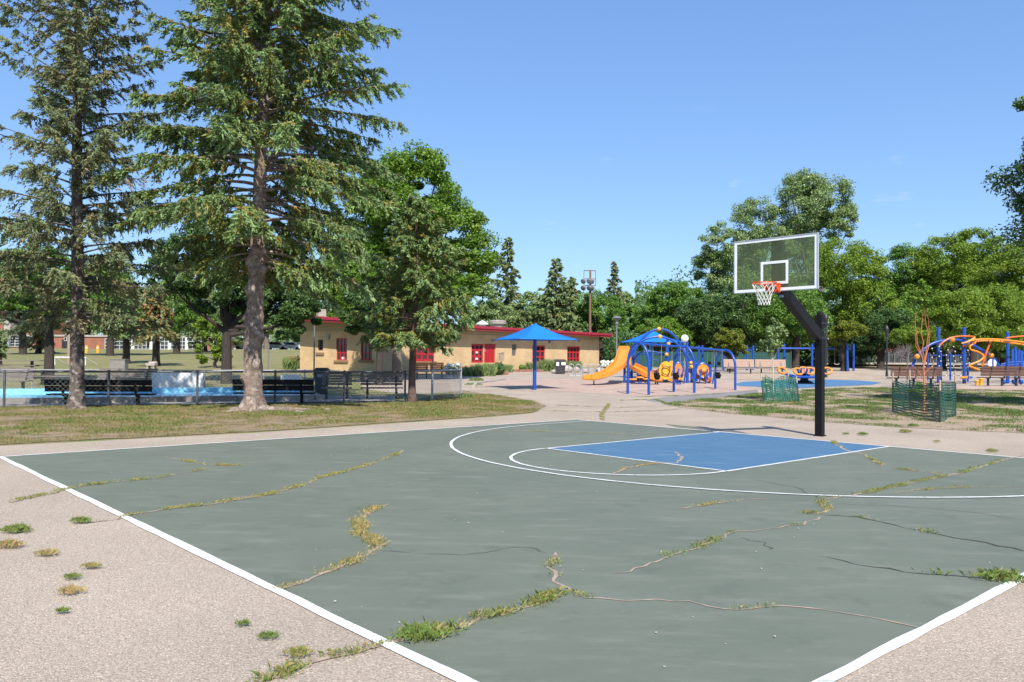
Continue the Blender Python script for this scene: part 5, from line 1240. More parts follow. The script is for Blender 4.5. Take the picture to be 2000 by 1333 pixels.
netfence('upright square green plastic net fence on stakes round the orange stemmed sapling', cor, .98, None, 3, .08, (0, 0), [1.28, 1.15, 1.35, 1.35])
cor = [G(1492, 786), G(1561, 786), G(1545, 778), G(1500, 777)]
netfence('leaning green plastic net fence round the white stemmed sapling', cor, .95, None, 4, .22, (-.03, .25), [1.1, 1.0, 1.15, 1.05])

# ------------------------------------------------------------------ trees
def tubes_np(segs, n=6):
    """many tapered tubes: list of (points (k,3), radii (k,))"""
    k = MB()
    for pts, rs in segs: k.tube(pts, list(rs), n, False)
    return k
SPR1 = leafmat('spruce_needles', [(0.370, 0.243, 0.055), (0.233, 0.233, 0.047), (0.109, 0.168, 0.044), (0.126, 0.211, 0.068), (0.233, 0.341, 0.136)], .12, .6)
SPR2 = leafmat('sparse_spruce_needles', [(.26, .20, .10), (.22, .20, .09), (.15, .165, .065), (.135, .19, .085), (.21, .26, .14)], .12, .6)
SPR3 = leafmat('far_spruce_needles', [(0.302, 0.244, 0.070), (0.205, 0.218, 0.063), (0.150, 0.205, 0.070), (0.164, 0.230, 0.094), (0.245, 0.308, 0.141)], .12, .6)
SPRB = leafmat('brown_spruce_needles', [(0.521, 0.270, 0.099), (0.416, 0.244, 0.089), (0.234, 0.192, 0.068), (0.156, 0.192, 0.078), (0.209, 0.257, 0.118)], .12, .6)
def kites(C, A, W, ln, wd):
    """pointed leaf faces: centre C, axis A (unit), width direction W (unit)"""
    ln = np.broadcast_to(ln, len(C))[:, None]; wd = np.broadcast_to(wd, len(C))[:, None]
    V = np.stack([C-A*ln*.42+W*wd*.52, C+A*ln*.58+W*wd*.1, C-A*ln*.3-W*wd*.55], 1).reshape(-1, 3)
    return V, np.arange(len(C)*3).reshape(-1, 3)
def unit(v): return v/(np.linalg.norm(v, axis=-1, keepdims=True)+1e-9)
def perp(A, rg):
    r = rg.normal(0, 1, A.shape); return unit(np.cross(A, r))
def spruce(label, base, H, zlow, rad, nb, seed, leaf, bark, tr, twd=13, spr=12, slen=.15, swid=.05, droop=.35, gap=0., lean=(0, 0), group=None, cat='tree', knots=False, name='spruce_tree', twl=.62, azbias=None, skip=None, dead=.0, hang=1., ups=(-.05, .22, .45, .8), stretch=0.):
    """rad(z) gives the crown radius at height z above the base"""
    rg = np.random.default_rng(seed); base = np.asarray(base, float); t = T(name, label, cat, base, group)
    nz = 14; zs = np.concatenate([[-.1, .12, .4, .9], np.linspace(1.6, H, nz)])
    wob_ = np.stack([np.cumsum(rg.normal(0, .018, len(zs))), np.cumsum(rg.normal(0, .018, len(zs)))], 1)
    def axis(z): return np.array([np.interp(z, zs, wob_[:, 0])+lean[0]*z/H, np.interp(z, zs, wob_[:, 1])+lean[1]*z/H, z])
    rr = [tr*1.55, tr*1.35, tr*1.12, tr*1.0]+[tr*(1-.95*(z-1.6)/(H-1.6))*(1+(rg.uniform(-.06, .10) if knots and z < 5 else 0)) for z in np.linspace(1.6, H, nz)]
    if knots:
        zs2 = np.linspace(-.1, 7, 60); trunk = MB(); r2 = np.interp(zs2, zs, rr); m_ = 18; V = []; 
        ph = rg.uniform(0, 6.28, 26); kz = rg.uniform(.9, 5.5, 26); ks = rg.uniform(.05, .17, 26)
        for z, r_ in zip(zs2, r2):
            a_ = axis(z)
            for j in range(m_):
                th = 2*math.pi*j/m_; ex = 1+.05*math.sin(3*th+z*2)+.035*math.sin(7*th-z*5)
                if z < .55: ex += (.55-z)*.75*max(0, math.sin(5*th+.6))
                q = sum(s_*math.exp(-((z-z_)/.13)**2-(((th-p_+math.pi) % (2*math.pi)-math.pi)/.45)**2) for z_, p_, s_ in zip(kz, ph, ks))
                V.append((a_[0]+(r_*ex+q)*math.cos(th), a_[1]+(r_*ex+q)*math.sin(th), z))
        F = [(i*m_+j, i*m_+(j+1) % m_, (i+1)*m_+(j+1) % m_, (i+1)*m_+j) for i in range(len(zs2)-1) for j in range(m_)]
        trunk.add(V, F); trunk.tube([axis(z) for z in np.linspace(6.9, H, 10)], list(np.interp(np.linspace(6.9, H, 10), zs, rr)), 10)
    else:
        trunk = MB(); trunk.tube([axis(z) for z in zs], rr, 12)
    trunk.build('trunk', bark, t, True, base=ZERO)
    segs = []; C = []; A = []; LN = []; VA = []
    for i in range(nb):
        f = (i+.5)/nb; z = zlow+(H-.25-zlow)*f**1.12; az = i*2.399+rg.normal(0, .35)
        if azbias is not None and rg.random() < .3: az = azbias+rg.normal(0, .6)
        L0 = rad(z)*rg.uniform(.72, 1.12)*(1+stretch*math.cos(az-.2))
        if rg.random() < gap: L0 *= rg.uniform(.3, .6)
        if skip is not None and skip(z, az): continue
        dr_ = np.array([math.cos(az), math.sin(az), 0.]); e0 = np.interp(f, [0, .35, .75, 1], list(ups))+rg.normal(0, .08)
        kk = 9; u = np.linspace(0, 1, kk); P = axis(z)+dr_*(u*L0)[:, None]; P[:, 2] += L0*(e0*u-droop*(1-.6*f)*u**2*1.2+.22*(1-f)*u**3.2)
        side = np.array([-dr_[1], dr_[0], 0]); P += side*(rg.normal(0, .10)*L0*u**2)[:, None]
        r0 = max(.012, .05*min(1, L0/3.2))*tr/.23; segs.append((P, r0*(1-.85*u)))
        isdead = rg.random() < dead
        nt_ = int(L0*twd)+3; ut = rg.uniform(.10 if f > .3 else .22, 1, nt_)**.85
        st = np.stack([np.interp(ut, u, P[:, c]) for c in range(3)], 1); sg = np.where(rg.random(nt_) < .5, 1., -1.)
        an = rg.uniform(.45, 1.15, nt_); d0 = dr_*np.cos(an)[:, None]+side*(np.sin(an)*sg)[:, None]; d0[:, 2] += rg.uniform(-1.15, .15, nt_)*(1.05-f*.6)*hang; d0 = unit(d0)
        tl = twl*(1-.55*ut)*rg.uniform(.55, 1.25, nt_)*min(1.15, .5+L0*.2)
        # the branch tip itself carries needles
        m2 = spr; tw = rg.uniform(.05, 1, (nt_, m2)); Cc = st[:, None]+d0[:, None]*(tl[:, None]*tw)[:, :, None]
        Cc[:, :, 2] -= (tl[:, None]*tw**2*.30*(1.1-f*.8)); Cc += rg.normal(0, .028, Cc.shape)
        Ax = d0[:, None]+rg.normal(0, .42, Cc.shape); Ax[:, :, 2] -= .15
        if isdead:
            sel = rg.random(Cc.shape[:2]) < .28; Cc = Cc[sel]; Ax = Ax[sel]; nv = len(Cc); v_ = np.clip(rg.normal(.05, .1, nv), 0, 1)
        else:
            Cc = Cc.reshape(-1, 3); Ax = Ax.reshape(-1, 3); nv = len(Cc)
            tipn = np.repeat(ut, m2)*.3+tw.ravel()*.35
            v_ = np.clip(.20+tipn+np.repeat(rg.normal(0, .2, nt_), m2)+rg.normal(0, .12, nv), 0, 1)
        C.append(Cc); A.append(unit(Ax)); VA.append(v_); LN.append(np.full(nv, slen)*rg.uniform(.6, 1.3, nv))
        # a few bare twig stems
        for q_ in range(0, nt_, 3):
            segs.append((np.stack([st[q_], st[q_]+d0[q_]*tl[q_]*.8-np.array([0, 0, tl[q_]*.18])]), (r0*.22, r0*.1)))
    tubes_np(segs, 4).build('branches', bark, t, False, base=ZERO, recalc=False)
    C = np.concatenate(C); A = np.concatenate(A); VA = np.concatenate(VA); LN = np.concatenate(LN)
    V, F = kites(C, A, perp(A, rg), LN, swid); link('crown', mesh_np('crown', V, F, leaf, VA), t)
    return t, len(F)
nt_faces = 0
def rp(*pts):
    a = np.array(pts, float); return lambda z: float(np.interp(z, a[:, 0], a[:, 1]))
b0 = at(494, 800, 1); g2 = G(494, 803)
t, n = spruce('tall dense spruce with a thick gnarled pale trunk in front of the fence', g2, 20.5, 4.3, rp((4.3, 2.6), (5.6, 3.7), (7.5, 3.9), (9.5, 4.0), (12, 3.2), (16, 2.0), (20.5, .1)), 315, 61, SPR1, BARK, .255, 13.5, 25, .145, .048, .46, .18, (.5, 0), 'tall spruces by the pool fence', knots=True, twl=.72, stretch=.06, ups=(-.02, .40, .85, 1.2), hang=1.25,
              skip=lambda z, az: (z < 5.4 and -2.5 < (az+math.pi) % 6.283-math.pi < -.9) or (6.2 < z < 7.6 and -2.4 < (az+math.pi) % 6.283-math.pi < -.7))
nt_faces += n; tree2 = t
g1 = G(152, 799)
t, n = spruce('tall thin spruce with sparse greyish needles and a dark straight trunk at the left', g1, 21, 2.6, rp((2.6, 2.2), (4.2, 3.1), (7, 3.0), (10, 2.6), (13, 2.3), (17, 1.4), (21, .1)), 240, 62, SPR2, mat('dark_spruce_bark', (.15, .12, .105), (.05, .042, .038), 9, rough=.95, bump=1., bscale=18, c3=(.32, .27, .23), s3=6, k3=.53), .20, 13.5, 21, .14, .042, .32, .18, (-.15, 0), 'tall spruces by the pool fence', twl=.66, dead=.08, ups=(.05, .55, .9, 1.15), hang=1.15)
nt_faces += n
g3 = G(803, 787)
t, n = spruce('smaller spruce with a thin brown trunk standing right of the gnarled one', g3, 7.6, 2.25, rp((2.2, 1.5), (3.0, 2.2), (4.0, 2.1), (5.2, 1.5), (6.6, .7), (7.6, .05)), 112, 63, SPR1, mat('rusty_bark', (.16, .10, .08), (.07, .045, .04), 10, rough=.95, bump=1., bscale=18), .125, 12, 24, .14, .048, .22, .1, (-.05, 0), None, twl=.68)
nt_faces += n
# roots and stones at the foot of the gnarled spruce
for i, (dx, dy, sz) in enumerate(((.45, -.25, .10), (-.5, -.1, .12), (.95, -.15, .07), (1.5, -.05, .09), (2.2, .1, .08))):
    p = g2+np.array([dx, dy, .04]); k = MB(); k.sphere(p, sz, 8, (1.3, 1, .7), .25); o = k.build('rock', mat('brown_stone', (.26, .21, .17), (.18, .145, .12), 5, rough=.95, bump=.4, bscale=14), None, True, base=p); o.location = p
    tag(o, ['brownish rock just right of the gnarled trunk foot', 'brownish rock just left of the gnarled trunk foot', 'small rock second to the right of the gnarled trunk', 'brownish rock in the bare soil right of the gnarled trunk', 'low rock farthest right of the gnarled trunk'][i], 'rock', 'rocks under the gnarled spruce')
k = MB()
for a, L_ in ((-.3, 2.4), (.15, 1.5), (-1.0, .9), (-2.2, 1.0), (.5, 2.0)):
    pts = [np.array([math.cos(a)*.2, math.sin(a)*.2, .10])]+[np.array([math.cos(a+.2*math.sin(f*5))*L_*f, math.sin(a+.2*math.sin(f*5))*L_*f, .05-.05*f]) for f in (.3, .5, .75, 1)]
    k.tube(pts, [.12, .09, .07, .05, .02], 7)
k.build('roots', BARK, tree2, True, base=ZERO)

DEC = {'green': leafmat('leaf_green', [(0.070, 0.137, 0.024), (0.111, 0.217, 0.034), (0.153, 0.292, 0.048), (0.212, 0.359, 0.068)], .28, .45),
       'maple': leafmat('leaf_maple', [(0.081, 0.160, 0.019), (0.125, 0.237, 0.026), (0.168, 0.296, 0.036), (0.232, 0.339, 0.054)], .33, .45),
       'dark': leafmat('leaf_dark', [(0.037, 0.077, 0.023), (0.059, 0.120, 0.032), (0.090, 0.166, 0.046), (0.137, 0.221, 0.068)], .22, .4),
       'grey': leafmat('leaf_poplar', [(0.123, 0.198, 0.058), (0.177, 0.267, 0.085), (0.252, 0.349, 0.129), (0.384, 0.465, 0.228)], .22, .35),
       'yellow': leafmat('leaf_yellow_green', [(.10, .15, .015), (.14, .19, .02), (.18, .21, .025), (.24, .24, .03)], .3, .5),
       'lime': leafmat('leaf_lime', [(0.109, 0.195, 0.022), (0.157, 0.255, 0.026), (0.209, 0.309, 0.035), (0.252, 0.342, 0.043)], .3, .45)}
def crown_np(lobes, nclump, nleaf, ls, rg, flat=.0, csz=.22):
    """lobes: list of (centre, radii). leaf clumps sit mostly on the outside of the lobes"""
    C = []; vol = np.array([l[1][0]*l[1][1]*l[1][2] for l in lobes])**.7; pr = vol/vol.sum(); cl_ = []
    for i in range(nclump):
        c, r = lobes[rg.choice(len(lobes), p=pr)]; d = unit(rg.normal(0, 1, 3)); d[2] = d[2] if rg.random() < .8 else abs(d[2]); f = rg.uniform(.55, 1.05)**.6
        cl_.append((np.array(c)+d*np.array(r)*f, np.mean(r)*csz*rg.uniform(.6, 1.35), rg.normal(0, .12)))
    for c, s, v in cl_:
        n = int(nleaf*rg.uniform(.6, 1.4)); d = unit(rg.normal(0, 1, (n, 3))); q = c+d*(s*rg.random((n, 1))**.42)*np.array([1.15, 1.15, .8])
        C.append((q, d, np.full(n, v)))
    Q = np.concatenate([a for a, _, _ in C]); D = np.concatenate([b for _, b, _ in C]); VV = np.concatenate([c for _, _, c in C])
    N_ = unit(D*.5+rg.normal(0, .55, D.shape)+np.array([0, 0, .55])); A = perp(N_, rg); W = np.cross(N_, A)
    V, F = kites(Q, A, W, ls*rg.uniform(.65, 1.35, len(Q)), ls*.62)
    return V, F, np.clip(.5+VV+rg.normal(0, .2, len(Q)), 0, 1), cl_
def decid(label, base, trunk_h, tr, lobes, mt, seed, nclump=70, nleaf=160, ls=.22, bark=None, name='leafy_tree', group=None, csz=.24, nlimb=9, stems=1):
    """lobes are (dx, dy, z, rx, ry, rz) relative to the base"""
    rg = np.random.default_rng(seed); base = np.asarray(base, float); t = T(name, label, 'tree', base, group)
    lb = [(np.array(l[:3]), np.array(l[3:])) for l in lobes]
    V, F, va, cl_ = crown_np(lb, int(nclump*1.25), int(nleaf*1.6), ls*.70, rg, csz=csz)
    cz = np.mean([l[0] for l in lb], 0); k = MB()
    for s_ in range(stems):
        off = np.array([(s_-(stems-1)/2)*tr*2.5, 0, 0])
        k.tube([off+np.array([0, 0, -.2]), off+np.array([0, 0, .2]), off+np.array([rg.normal(0, .05), 0, trunk_h*.6]), off*1.6+np.array([rg.normal(0, .1), 0, trunk_h]), np.array([cz[0]*.5, cz[1]*.5, max(cz[2], trunk_h+.5)])], [tr*1.4, tr*1.1, tr*.95, tr*.8, tr*.25], 9)
    k.build('trunk', bark or BARKD, t, True, base=ZERO)
    segs = []
    for i in rg.choice(len(cl_), min(nlimb, len(cl_)), replace=False):
        c = cl_[i][0]; z0 = trunk_h*rg.uniform(.75, 1.1); p0_ = np.array([0, 0, z0]); mid = (p0_+c)/2+np.array([0, 0, -.05*np.linalg.norm(c-p0_)])+rg.normal(0, .12, 3)
        segs.append((np.stack([p0_, mid, c]), (tr*.5, tr*.3, tr*.08)))
    tubes_np(segs, 6).build('limbs', bark or BARKD, t, True, base=ZERO, recalc=False)
    link('crown', mesh_np('crown', V, F, mt, va), t); global nt_faces; nt_faces += len(F)
    return t
def lob(pxs, d, base):
    """lobes from photo ellipses (cx, cy, rx, ry) at distance d, with a little depth spread"""
    out = []
    for i, (cx, cy, rx, ry) in enumerate(pxs):
        c = at(cx, cy, d); s = d/FPX; dep = ((i*37) % 5-2)*.22*rx*s
        out.append((c[0]-base[0], dep, c[2]-base[2], rx*s, rx*s*.9, ry*s))
    return out
g = atx(776, 48)
decid('big bright green maple behind the small spruce, hiding the building front', g, 3.6, .30, lob([(800, 400, 95, 95), (745, 430, 75, 100), (860, 470, 90, 90), (760, 545, 90, 70), (900, 520, 75, 55), (820, 345, 55, 45), (850, 565, 70, 40), (780, 630, 60, 30)], 48, g), DEC['maple'], 71, 250, 230, .27, BARKG, group='leafy trees by the pavilion', csz=.24, nlimb=22)
g = atx(740, 45)
decid('slender dark leafy tree on the lawn left of the bright maple', g, 3.2, .21, lob([(728, 590, 46, 40), (700, 625, 40, 26), (752, 640, 36, 20)], 45, g), DEC['dark'], 72, 50, 140, .22, BARKD, group='leafy trees by the pavilion', csz=.3)
g = atx(443, 44)
decid('dark green leafy tree with a straight dark trunk left of the gnarled spruce', g, 3.2, .27, lob([(380, 520, 70, 55), (470, 500, 80, 60), (550, 540, 72, 60), (420, 575, 75, 40), (560, 600, 62, 42), (330, 545, 45, 45), (490, 580, 60, 40), (590, 560, 40, 36), (430, 460, 70, 40), (585, 612, 36, 34), (610, 590, 26, 30), (545, 630, 40, 26)], 44, g), DEC['dark'], 73, 190, 210, .23, BARKD, group='shade trees behind the pool', csz=.26, nlimb=16)
g = atx(97, 43)
decid('dark spreading tree with forked limbs at the far left', g, 3.2, .24, lob([(90, 530, 70, 45), (30, 560, 60, 45), (150, 560, 60, 50), (60, 600, 50, 22), (165, 600, 40, 25), (100, 580, 60, 40), (-30, 560, 50, 50)], 43, g), DEC['green'], 74, 130, 170, .22, BARKD, group='shade trees behind the pool', csz=.26, nlimb=14)
g = atx(420, 60)
decid('small bushy tree leaning on the lawn beside the dark straight trunk', g, .6, .12, lob([(412, 690, 24, 18), (425, 665, 26, 22), (440, 700, 14, 12), (405, 640, 22, 20)], 60, g), DEC['lime'], 75, 36, 120, .22, BARKG, nlimb=6, csz=.34)

FARS = {}
def farspruce(px, top, d, rpx, zlowpx, label, seed, leaf=SPR3, group='spruces behind the pavilion', nb=70, nx=1.):
    b = atx(px, d); H = float(at(px, top, d)[2])-b[2]; s = d/FPX; zl = max(.8, float(at(px, zlowpx, d)[2])-b[2]); r_ = rpx*s
    t, n = spruce(label, b, H, zl, lambda z: max(.1, r_*min(1, ((H-z)/(H-zl))**.85*1.05+.02)), nb, seed, leaf, BARKD, .2+.01*H, 5.5, 9, .045*d**.5, .021*d**.5, .30, .15, (0, 0), group, twl=1.0)
    global nt_faces; nt_faces += n
farspruce(988, 461, 100, 58, 680, 'tallest pointed spruce behind the left half of the pavilion roof', 81, nb=95)
farspruce(1085, 504, 98, 62, 690, 'pointed spruce standing directly above the blue umbrella', 82, nb=95)
farspruce(1116, 540, 104, 40, 680, 'shorter pointed spruce close behind the one above the umbrella', 83)
farspruce(1200, 509, 135, 30, 640, 'grey green spruce with a ragged top right of the floodlight pole', 84, SPR2)
farspruce(1246, 578, 150, 14, 640, 'tiny distant spruce tip right of the grey green spruce', 85, SPR3, nb=40)
farspruce(305, 556, 62, 46, 655, 'rusty brown spruce with a thin trunk on the far lawn', 86, SPRB, 'spruces on the far lawn', nb=60)
farspruce(246, 540, 66, 46, 650, 'green spruce with a stout pale trunk on the far lawn', 87, SPR1, 'spruces on the far lawn', nb=60)
farspruce(400, 560, 100, 34, 672, 'bluish spruce in front of the school windows', 88, SPR3, 'spruces on the far lawn', nb=50)
farspruce(75, 585, 90, 30, 680, 'brownish spruce in front of the school stair tower', 89, SPRB, 'spruces on the far lawn', nb=45)
farspruce(-4, 640, 60, 15, 690, 'low blue green conifer cut by the left edge of the picture', 90, SPR3, 'spruces on the far lawn', nb=30)
BG = [  # px, d, kind, trunk height, lobes, label
 (955, 96, 'grey', 3, [(940, 590, 34, 40), (965, 620, 40, 30), (930, 630, 25, 30)], 'rounded grey green tree left of the tallest far spruce'),
 (1040, 108, 'grey', 3, [(1035, 600, 28, 28), (1045, 630, 35, 25)], 'rounded tree between the two tallest far spruces'),
 (1175, 104, 'green', 3, [(1170, 600, 38, 32), (1150, 640, 36, 30), (1195, 640, 34, 30)], 'green tree behind the right end of the pavilion roof'),
 (1235, 96, 'green', 2, [(1225, 625, 30, 28), (1250, 650, 34, 26), (1215, 665, 30, 24)], 'green tree beside the capped lamp post'),
 (1225, 140, 'grey', 3, [(1222, 600, 34, 24), (1260, 615, 30, 18)], 'hazy grey tree seen far behind the lamp post'),
 (1310, 92, 'green', 3, [(1310, 590, 48, 38), (1280, 620, 42, 34), (1350, 600, 44, 40), (1330, 640, 50, 30)], 'full green tree right behind the playground canopy'),
 (1290, 84, 'maple', 2.5, [(1285, 650, 40, 26), (1265, 668, 30, 20), (1320, 660, 36, 26)], 'fresh green small tree behind the blue arches'),
 (1410, 98, 'grey', 5, [(1405, 480, 42, 40), (1390, 530, 36, 44), (1430, 570, 50, 50), (1400, 610, 40, 40)], 'left and lowest lobe tree of the tall poplars'),
 (1478, 100, 'grey', 6, [(1470, 440, 46, 46), (1500, 490, 50, 50), (1450, 520, 44, 50), (1480, 580, 50, 50)], 'middle tall poplar above the clear backboard'),
 (1590, 102, 'grey', 7, [(1560, 400, 52, 54), (1618, 395, 48, 46), (1590, 455, 62, 50), (1640, 440, 34, 40), (1570, 520, 56, 60)], 'tallest poplar topping the tree line behind the backboard'),
 (1650, 88, 'lime', 4, [(1640, 520, 60, 52), (1680, 540, 50, 50), (1620, 580, 60, 50), (1690, 600, 54, 50), (1650, 640, 60, 36)], 'dense mid green tree just right of the backboard'),
 (1545, 82, 'green', 4.5, [(1540, 600, 56, 46), (1500, 620, 46, 44), (1580, 620, 52, 40), (1560, 650, 50, 24)], 'green shade tree with a dark forked trunk behind the hoop arm'),
 (1440, 84, 'dark', 4, [(1440, 600, 50, 44), (1400, 630, 46, 38), (1470, 640, 44, 34)], 'dark tree behind the white stemmed sapling'),
 (1370, 86, 'dark', 4, [(1365, 620, 44, 36), (1345, 655, 36, 24), (1395, 660, 30, 20)], 'dark tree behind the white globe lamp'),
 (1428, 70, 'yellow', 1.4, [(1422, 664, 26, 20), (1440, 680, 22, 14), (1405, 682, 18, 14)], 'small yellow green tree behind the right low arch'),
 (1650, 74, 'yellow', 1.6, [(1652, 645, 30, 16), (1632, 660, 22, 14)], 'yellow green bush behind the pole of the hoop'),
 (1765, 98, 'green', 4, [(1760, 530, 44, 44), (1735, 570, 36, 40), (1790, 590, 46, 50), (1745, 620, 46, 40)], 'green tree left of the tallest right hand crown'),
 (1835, 96, 'lime', 5, [(1825, 510, 54, 44), (1860, 560, 60, 50), (1800, 570, 46, 44)], 'broad olive green tree above the climbing frame'),
 (1895, 98, 'lime', 5, [(1895, 485, 44, 40), (1920, 540, 56, 50), (1870, 540, 40, 40)], 'highest rounded crown of the right hand trees'),
 (1975, 90, 'lime', 5, [(1965, 530, 50, 44), (2010, 520, 56, 60), (1950, 580, 60, 40)], 'olive tree at the right edge behind the climbing frame'),
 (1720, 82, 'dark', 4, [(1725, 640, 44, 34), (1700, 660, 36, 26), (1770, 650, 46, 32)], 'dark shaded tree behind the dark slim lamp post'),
 (1900, 76, 'lime', 3, [(1860, 610, 56, 44), (1920, 600, 64, 42), (1980, 610, 60, 46), (1830, 640, 44, 34), (1900, 655, 70, 24), (1970, 655, 60, 24), (1780, 660, 40, 26)], 'dense low tree directly behind the orange bars'),
 (480, 135, 'grey', 4, [(350, 590, 40, 50), (400, 600, 40, 40)], 'pale far tree behind the school at the left'),
 (520, 132, 'grey', 3, [(500, 625, 40, 34), (470, 650, 34, 26), (540, 640, 34, 26)], 'grey green far tree behind the parked cars'),
 (600, 118, 'dark', 3, [(590, 640, 34, 30), (610, 610, 30, 26)], 'dark far tree just left of the building'),
 (20, 128, 'green', 3, [(10, 560, 44, 40), (70, 570, 40, 40), (120, 560, 40, 44)], 'green far tree rising behind the school tower'),
 (170, 126, 'dark', 3, [(170, 590, 40, 44), (220, 600, 40, 40)], 'dark far tree behind the low school wing'),
 (665, 78, 'maple', 3, [(650, 590, 40, 40), (690, 570, 50, 60), (675, 520, 50, 50), (640, 550, 40, 40)], 'fresh green tree behind the left end of the pavilion roof'),
 (1660, 86, 'dark', 2, [(1640, 672, 40, 22), (1690, 676, 40, 20)], 'low dark tree added for shade under the crowns behind the swing end posts'),  # this and the next two: dark trees added to shade the hall
 (1840, 84, 'dark', 2, [(1800, 676, 40, 20), (1850, 672, 44, 22)], 'low dark tree added to shade the hall, behind the rope net'),
 (1960, 84, 'dark', 2, [(1925, 676, 44, 22), (1985, 674, 50, 24), (2040, 670, 40, 30)], 'low dark tree added to shade the right edge of the hall'),
 (215, 84, 'green', 3, [(215, 560, 56, 50), (180, 600, 44, 40), (255, 600, 44, 40)], 'full green tree beyond the lawn between the two far spruces and the left trunk'),
 (45, 86, 'dark', 3, [(40, 600, 44, 40), (80, 620, 40, 30)], 'dark tree on the far lawn in front of the school tower'),
 (345, 92, 'green', 3, [(350, 600, 40, 44), (385, 620, 36, 30)], 'green tree behind the rusty brown spruce'),
]
for i, (px, d, kd, th, lo2, lb) in enumerate(BG):
    if px == 480: px = 375
    g = atx(px, d); nl = sum(a*b for _, _, a, b in lo2)
    decid(lb, g, th, .22+.0016*d, lob(lo2, d, g), DEC[kd], 200+i, int(34+nl/60), 125, .0031*d+.02, BARKD if kd != 'grey' else BARKG, group='background trees', csz=.27, nlimb=10, stems=2 if px == 1545 else 1)
g = np.array([21.3, 28., 0])
decid('near dark leafy tree whose branches reach in at the right edge', g, 3.5, .3, [(0, 0, 7.4, 4.0, 3.8, 2.6), (-2.4, -.3, 8.6, 1.8, 1.6, 1.5), (.5, .5, 10, 3, 3, 2), (-2.0, .2, 6.6, 1.9, 1.6, 1.3), (-2.1, .2, 9.9, 1.5, 1.5, 1.6), (2, 1, 6, 3, 3, 1.5)], DEC['dark'], 99, 190, 200, .19, BARKD, csz=.22, nlimb=18)
# shrub mass under the far trees at the right, far edge of the park
def mass(name, label, x0, x1, d0, d1, h, mt, n, seed, ls):
    rg = np.random.default_rng(seed); k = 900; px = rg.uniform(x0, x1, n); d = rg.uniform(d0, d1, n); X = (px-1000)/FPX*d
    hh = h*(.5+.8*vnoise(np.stack([X, d], 1), .12, seed)); Z = zt(X, d)+hh*rg.random(n)**.6
    Q = np.stack([X, d, Z], 1); N_ = unit(rg.normal(0, .6, Q.shape)+np.array([0, -.5, .5])); A = perp(N_, rg); V, F = kites(Q, A, np.cross(N_, A), ls*rg.uniform(.6, 1.3, n), ls*.65)
    o = link(name, mesh_np(name, V, F, mt, np.clip(.45+.4*(vnoise(np.stack([X, d], 1), .3, seed+9)-.5)+rg.normal(0, .2, n), 0, 1)), None, 'stuff'); o['label'] = label
mass('far_undergrowth', 'dark green undergrowth along the foot of the tree line', 1180, 1720, 88, 110, 5.5, DEC['dark'], 34000, 301, .34)
mass('far_undergrowth', 'mixed green thicket behind the pavilion roof', 905, 1290, 112, 135, 9, DEC['green'], 30000, 302, .42)
mass('far_undergrowth', 'far wood closing the view behind the right hand trees', 1240, 2080, 116, 150, 12, DEC['dark'], 40000, 303, .5)
mass('far_undergrowth', 'distant wood behind the school and the cars', -80, 660, 138, 165, 9, DEC['grey'], 30000, 304, .5)
# dark green wind screen fence behind the playground
SCRN = mat('wind_screen', (.006, .05, .045), (.012, .07, .06), 2, rough=.7)  # green made darker and duller, shading of the trees put into the colour
ws_ = T('wind_screen_fence', 'dark green fabric covered fence behind the playground', 'fence', atx(1450, 79)); 
pxs = [1240, 1290, 1340, 1390, 1440, 1490, 1545]
for i, px in enumerate(pxs):
    p = atx(px, 79); k = MB(); k.tube([p, p+np.array([0, 0, 1.7])], .05, 8); k.build('post', DGREY, ws_, True)
    if i < len(pxs)-1:
        q = atx(pxs[i+1], 79); k = MB(); k.box(((p[0]+q[0])/2, 79.04, p[2]+.85), (q[0]-p[0]-.12, .03, 1.5)); k.build('screen_panel', SCRN, ws_)
# ------------------------------------------------------------------ young trees in the guards
def sapling(label, base, H, stemc, seed, lobes, leaf, forks, zf, nclump, nleaf, ls):
    rg = np.random.default_rng(seed); t = T('young_tree', label, 'young tree', base); k = MB()
    k.tube([(0, 0, -.05), (.01, 0, zf*.5), (-.02, 0, zf)], [.028, .024, .02], 7); k.build('stem', stemc, t, True, base=ZERO)
    for (dx, dy, z1, bow, z0) in forks:
        k = MB(); k.tube([np.array([0, 0, z0])*1.]+[np.array([dx*f+bow*math.sin(f*math.pi), dy*f, z0+(z1-z0)*f])+rg.normal(0, .022, 3) for f in np.linspace(.12, 1, 8)], list(np.linspace(.016, .005, 9)), 5); k.build('branch', stemc, t, True, base=ZERO)
    V, F, va, _ = crown_np([(np.array(l[:3]), np.array(l[3:])) for l in lobes], nclump, nleaf, ls, rg, csz=.3); link('crown', mesh_np('crown', V, F, leaf, va), t)
sg = (G(1744, 806)+G(1866, 813)+G(1836, 826)+G(1777, 800))/4; sg = np.array([SX(1805, sg[1]), sg[1], 0])
s2 = sg[1]/FPX
ORS = mat('orange_stem', (.50, .17, .07), (.42, .13, .05), 7, rough=.7)
sapling('young tree with bare orange stems inside the upright green net fence', sg, 3.8, ORS, 5, [(-.35, 0, 3.55, .38, .35, .35), (-.1, .1, 3.9, .4, .35, .3), (.1, 0, 3.4, .2, .2, .25), (-.02, 0, .75, .35, .35, .3)], DEC['maple'], [(-.02, 0, 3.5, .12, 1.55), (-.18, .05, 3.2, -.12, 1.6), (.10, 0, 3.1, .12, 1.5), (.05, .1, 3.4, -.05, 1.6), (-.48, 0, 1.62, .05, 1.05), (-.3, .1, 1.35, -.1, .95), (-.22, 0, 2.7, -.12, 1.55), (.12, -.1, 1.9, .2, 1.2)], 1.6, 30, 42, .10)
sg = G(1510, 784); s2 = sg[1]/FPX
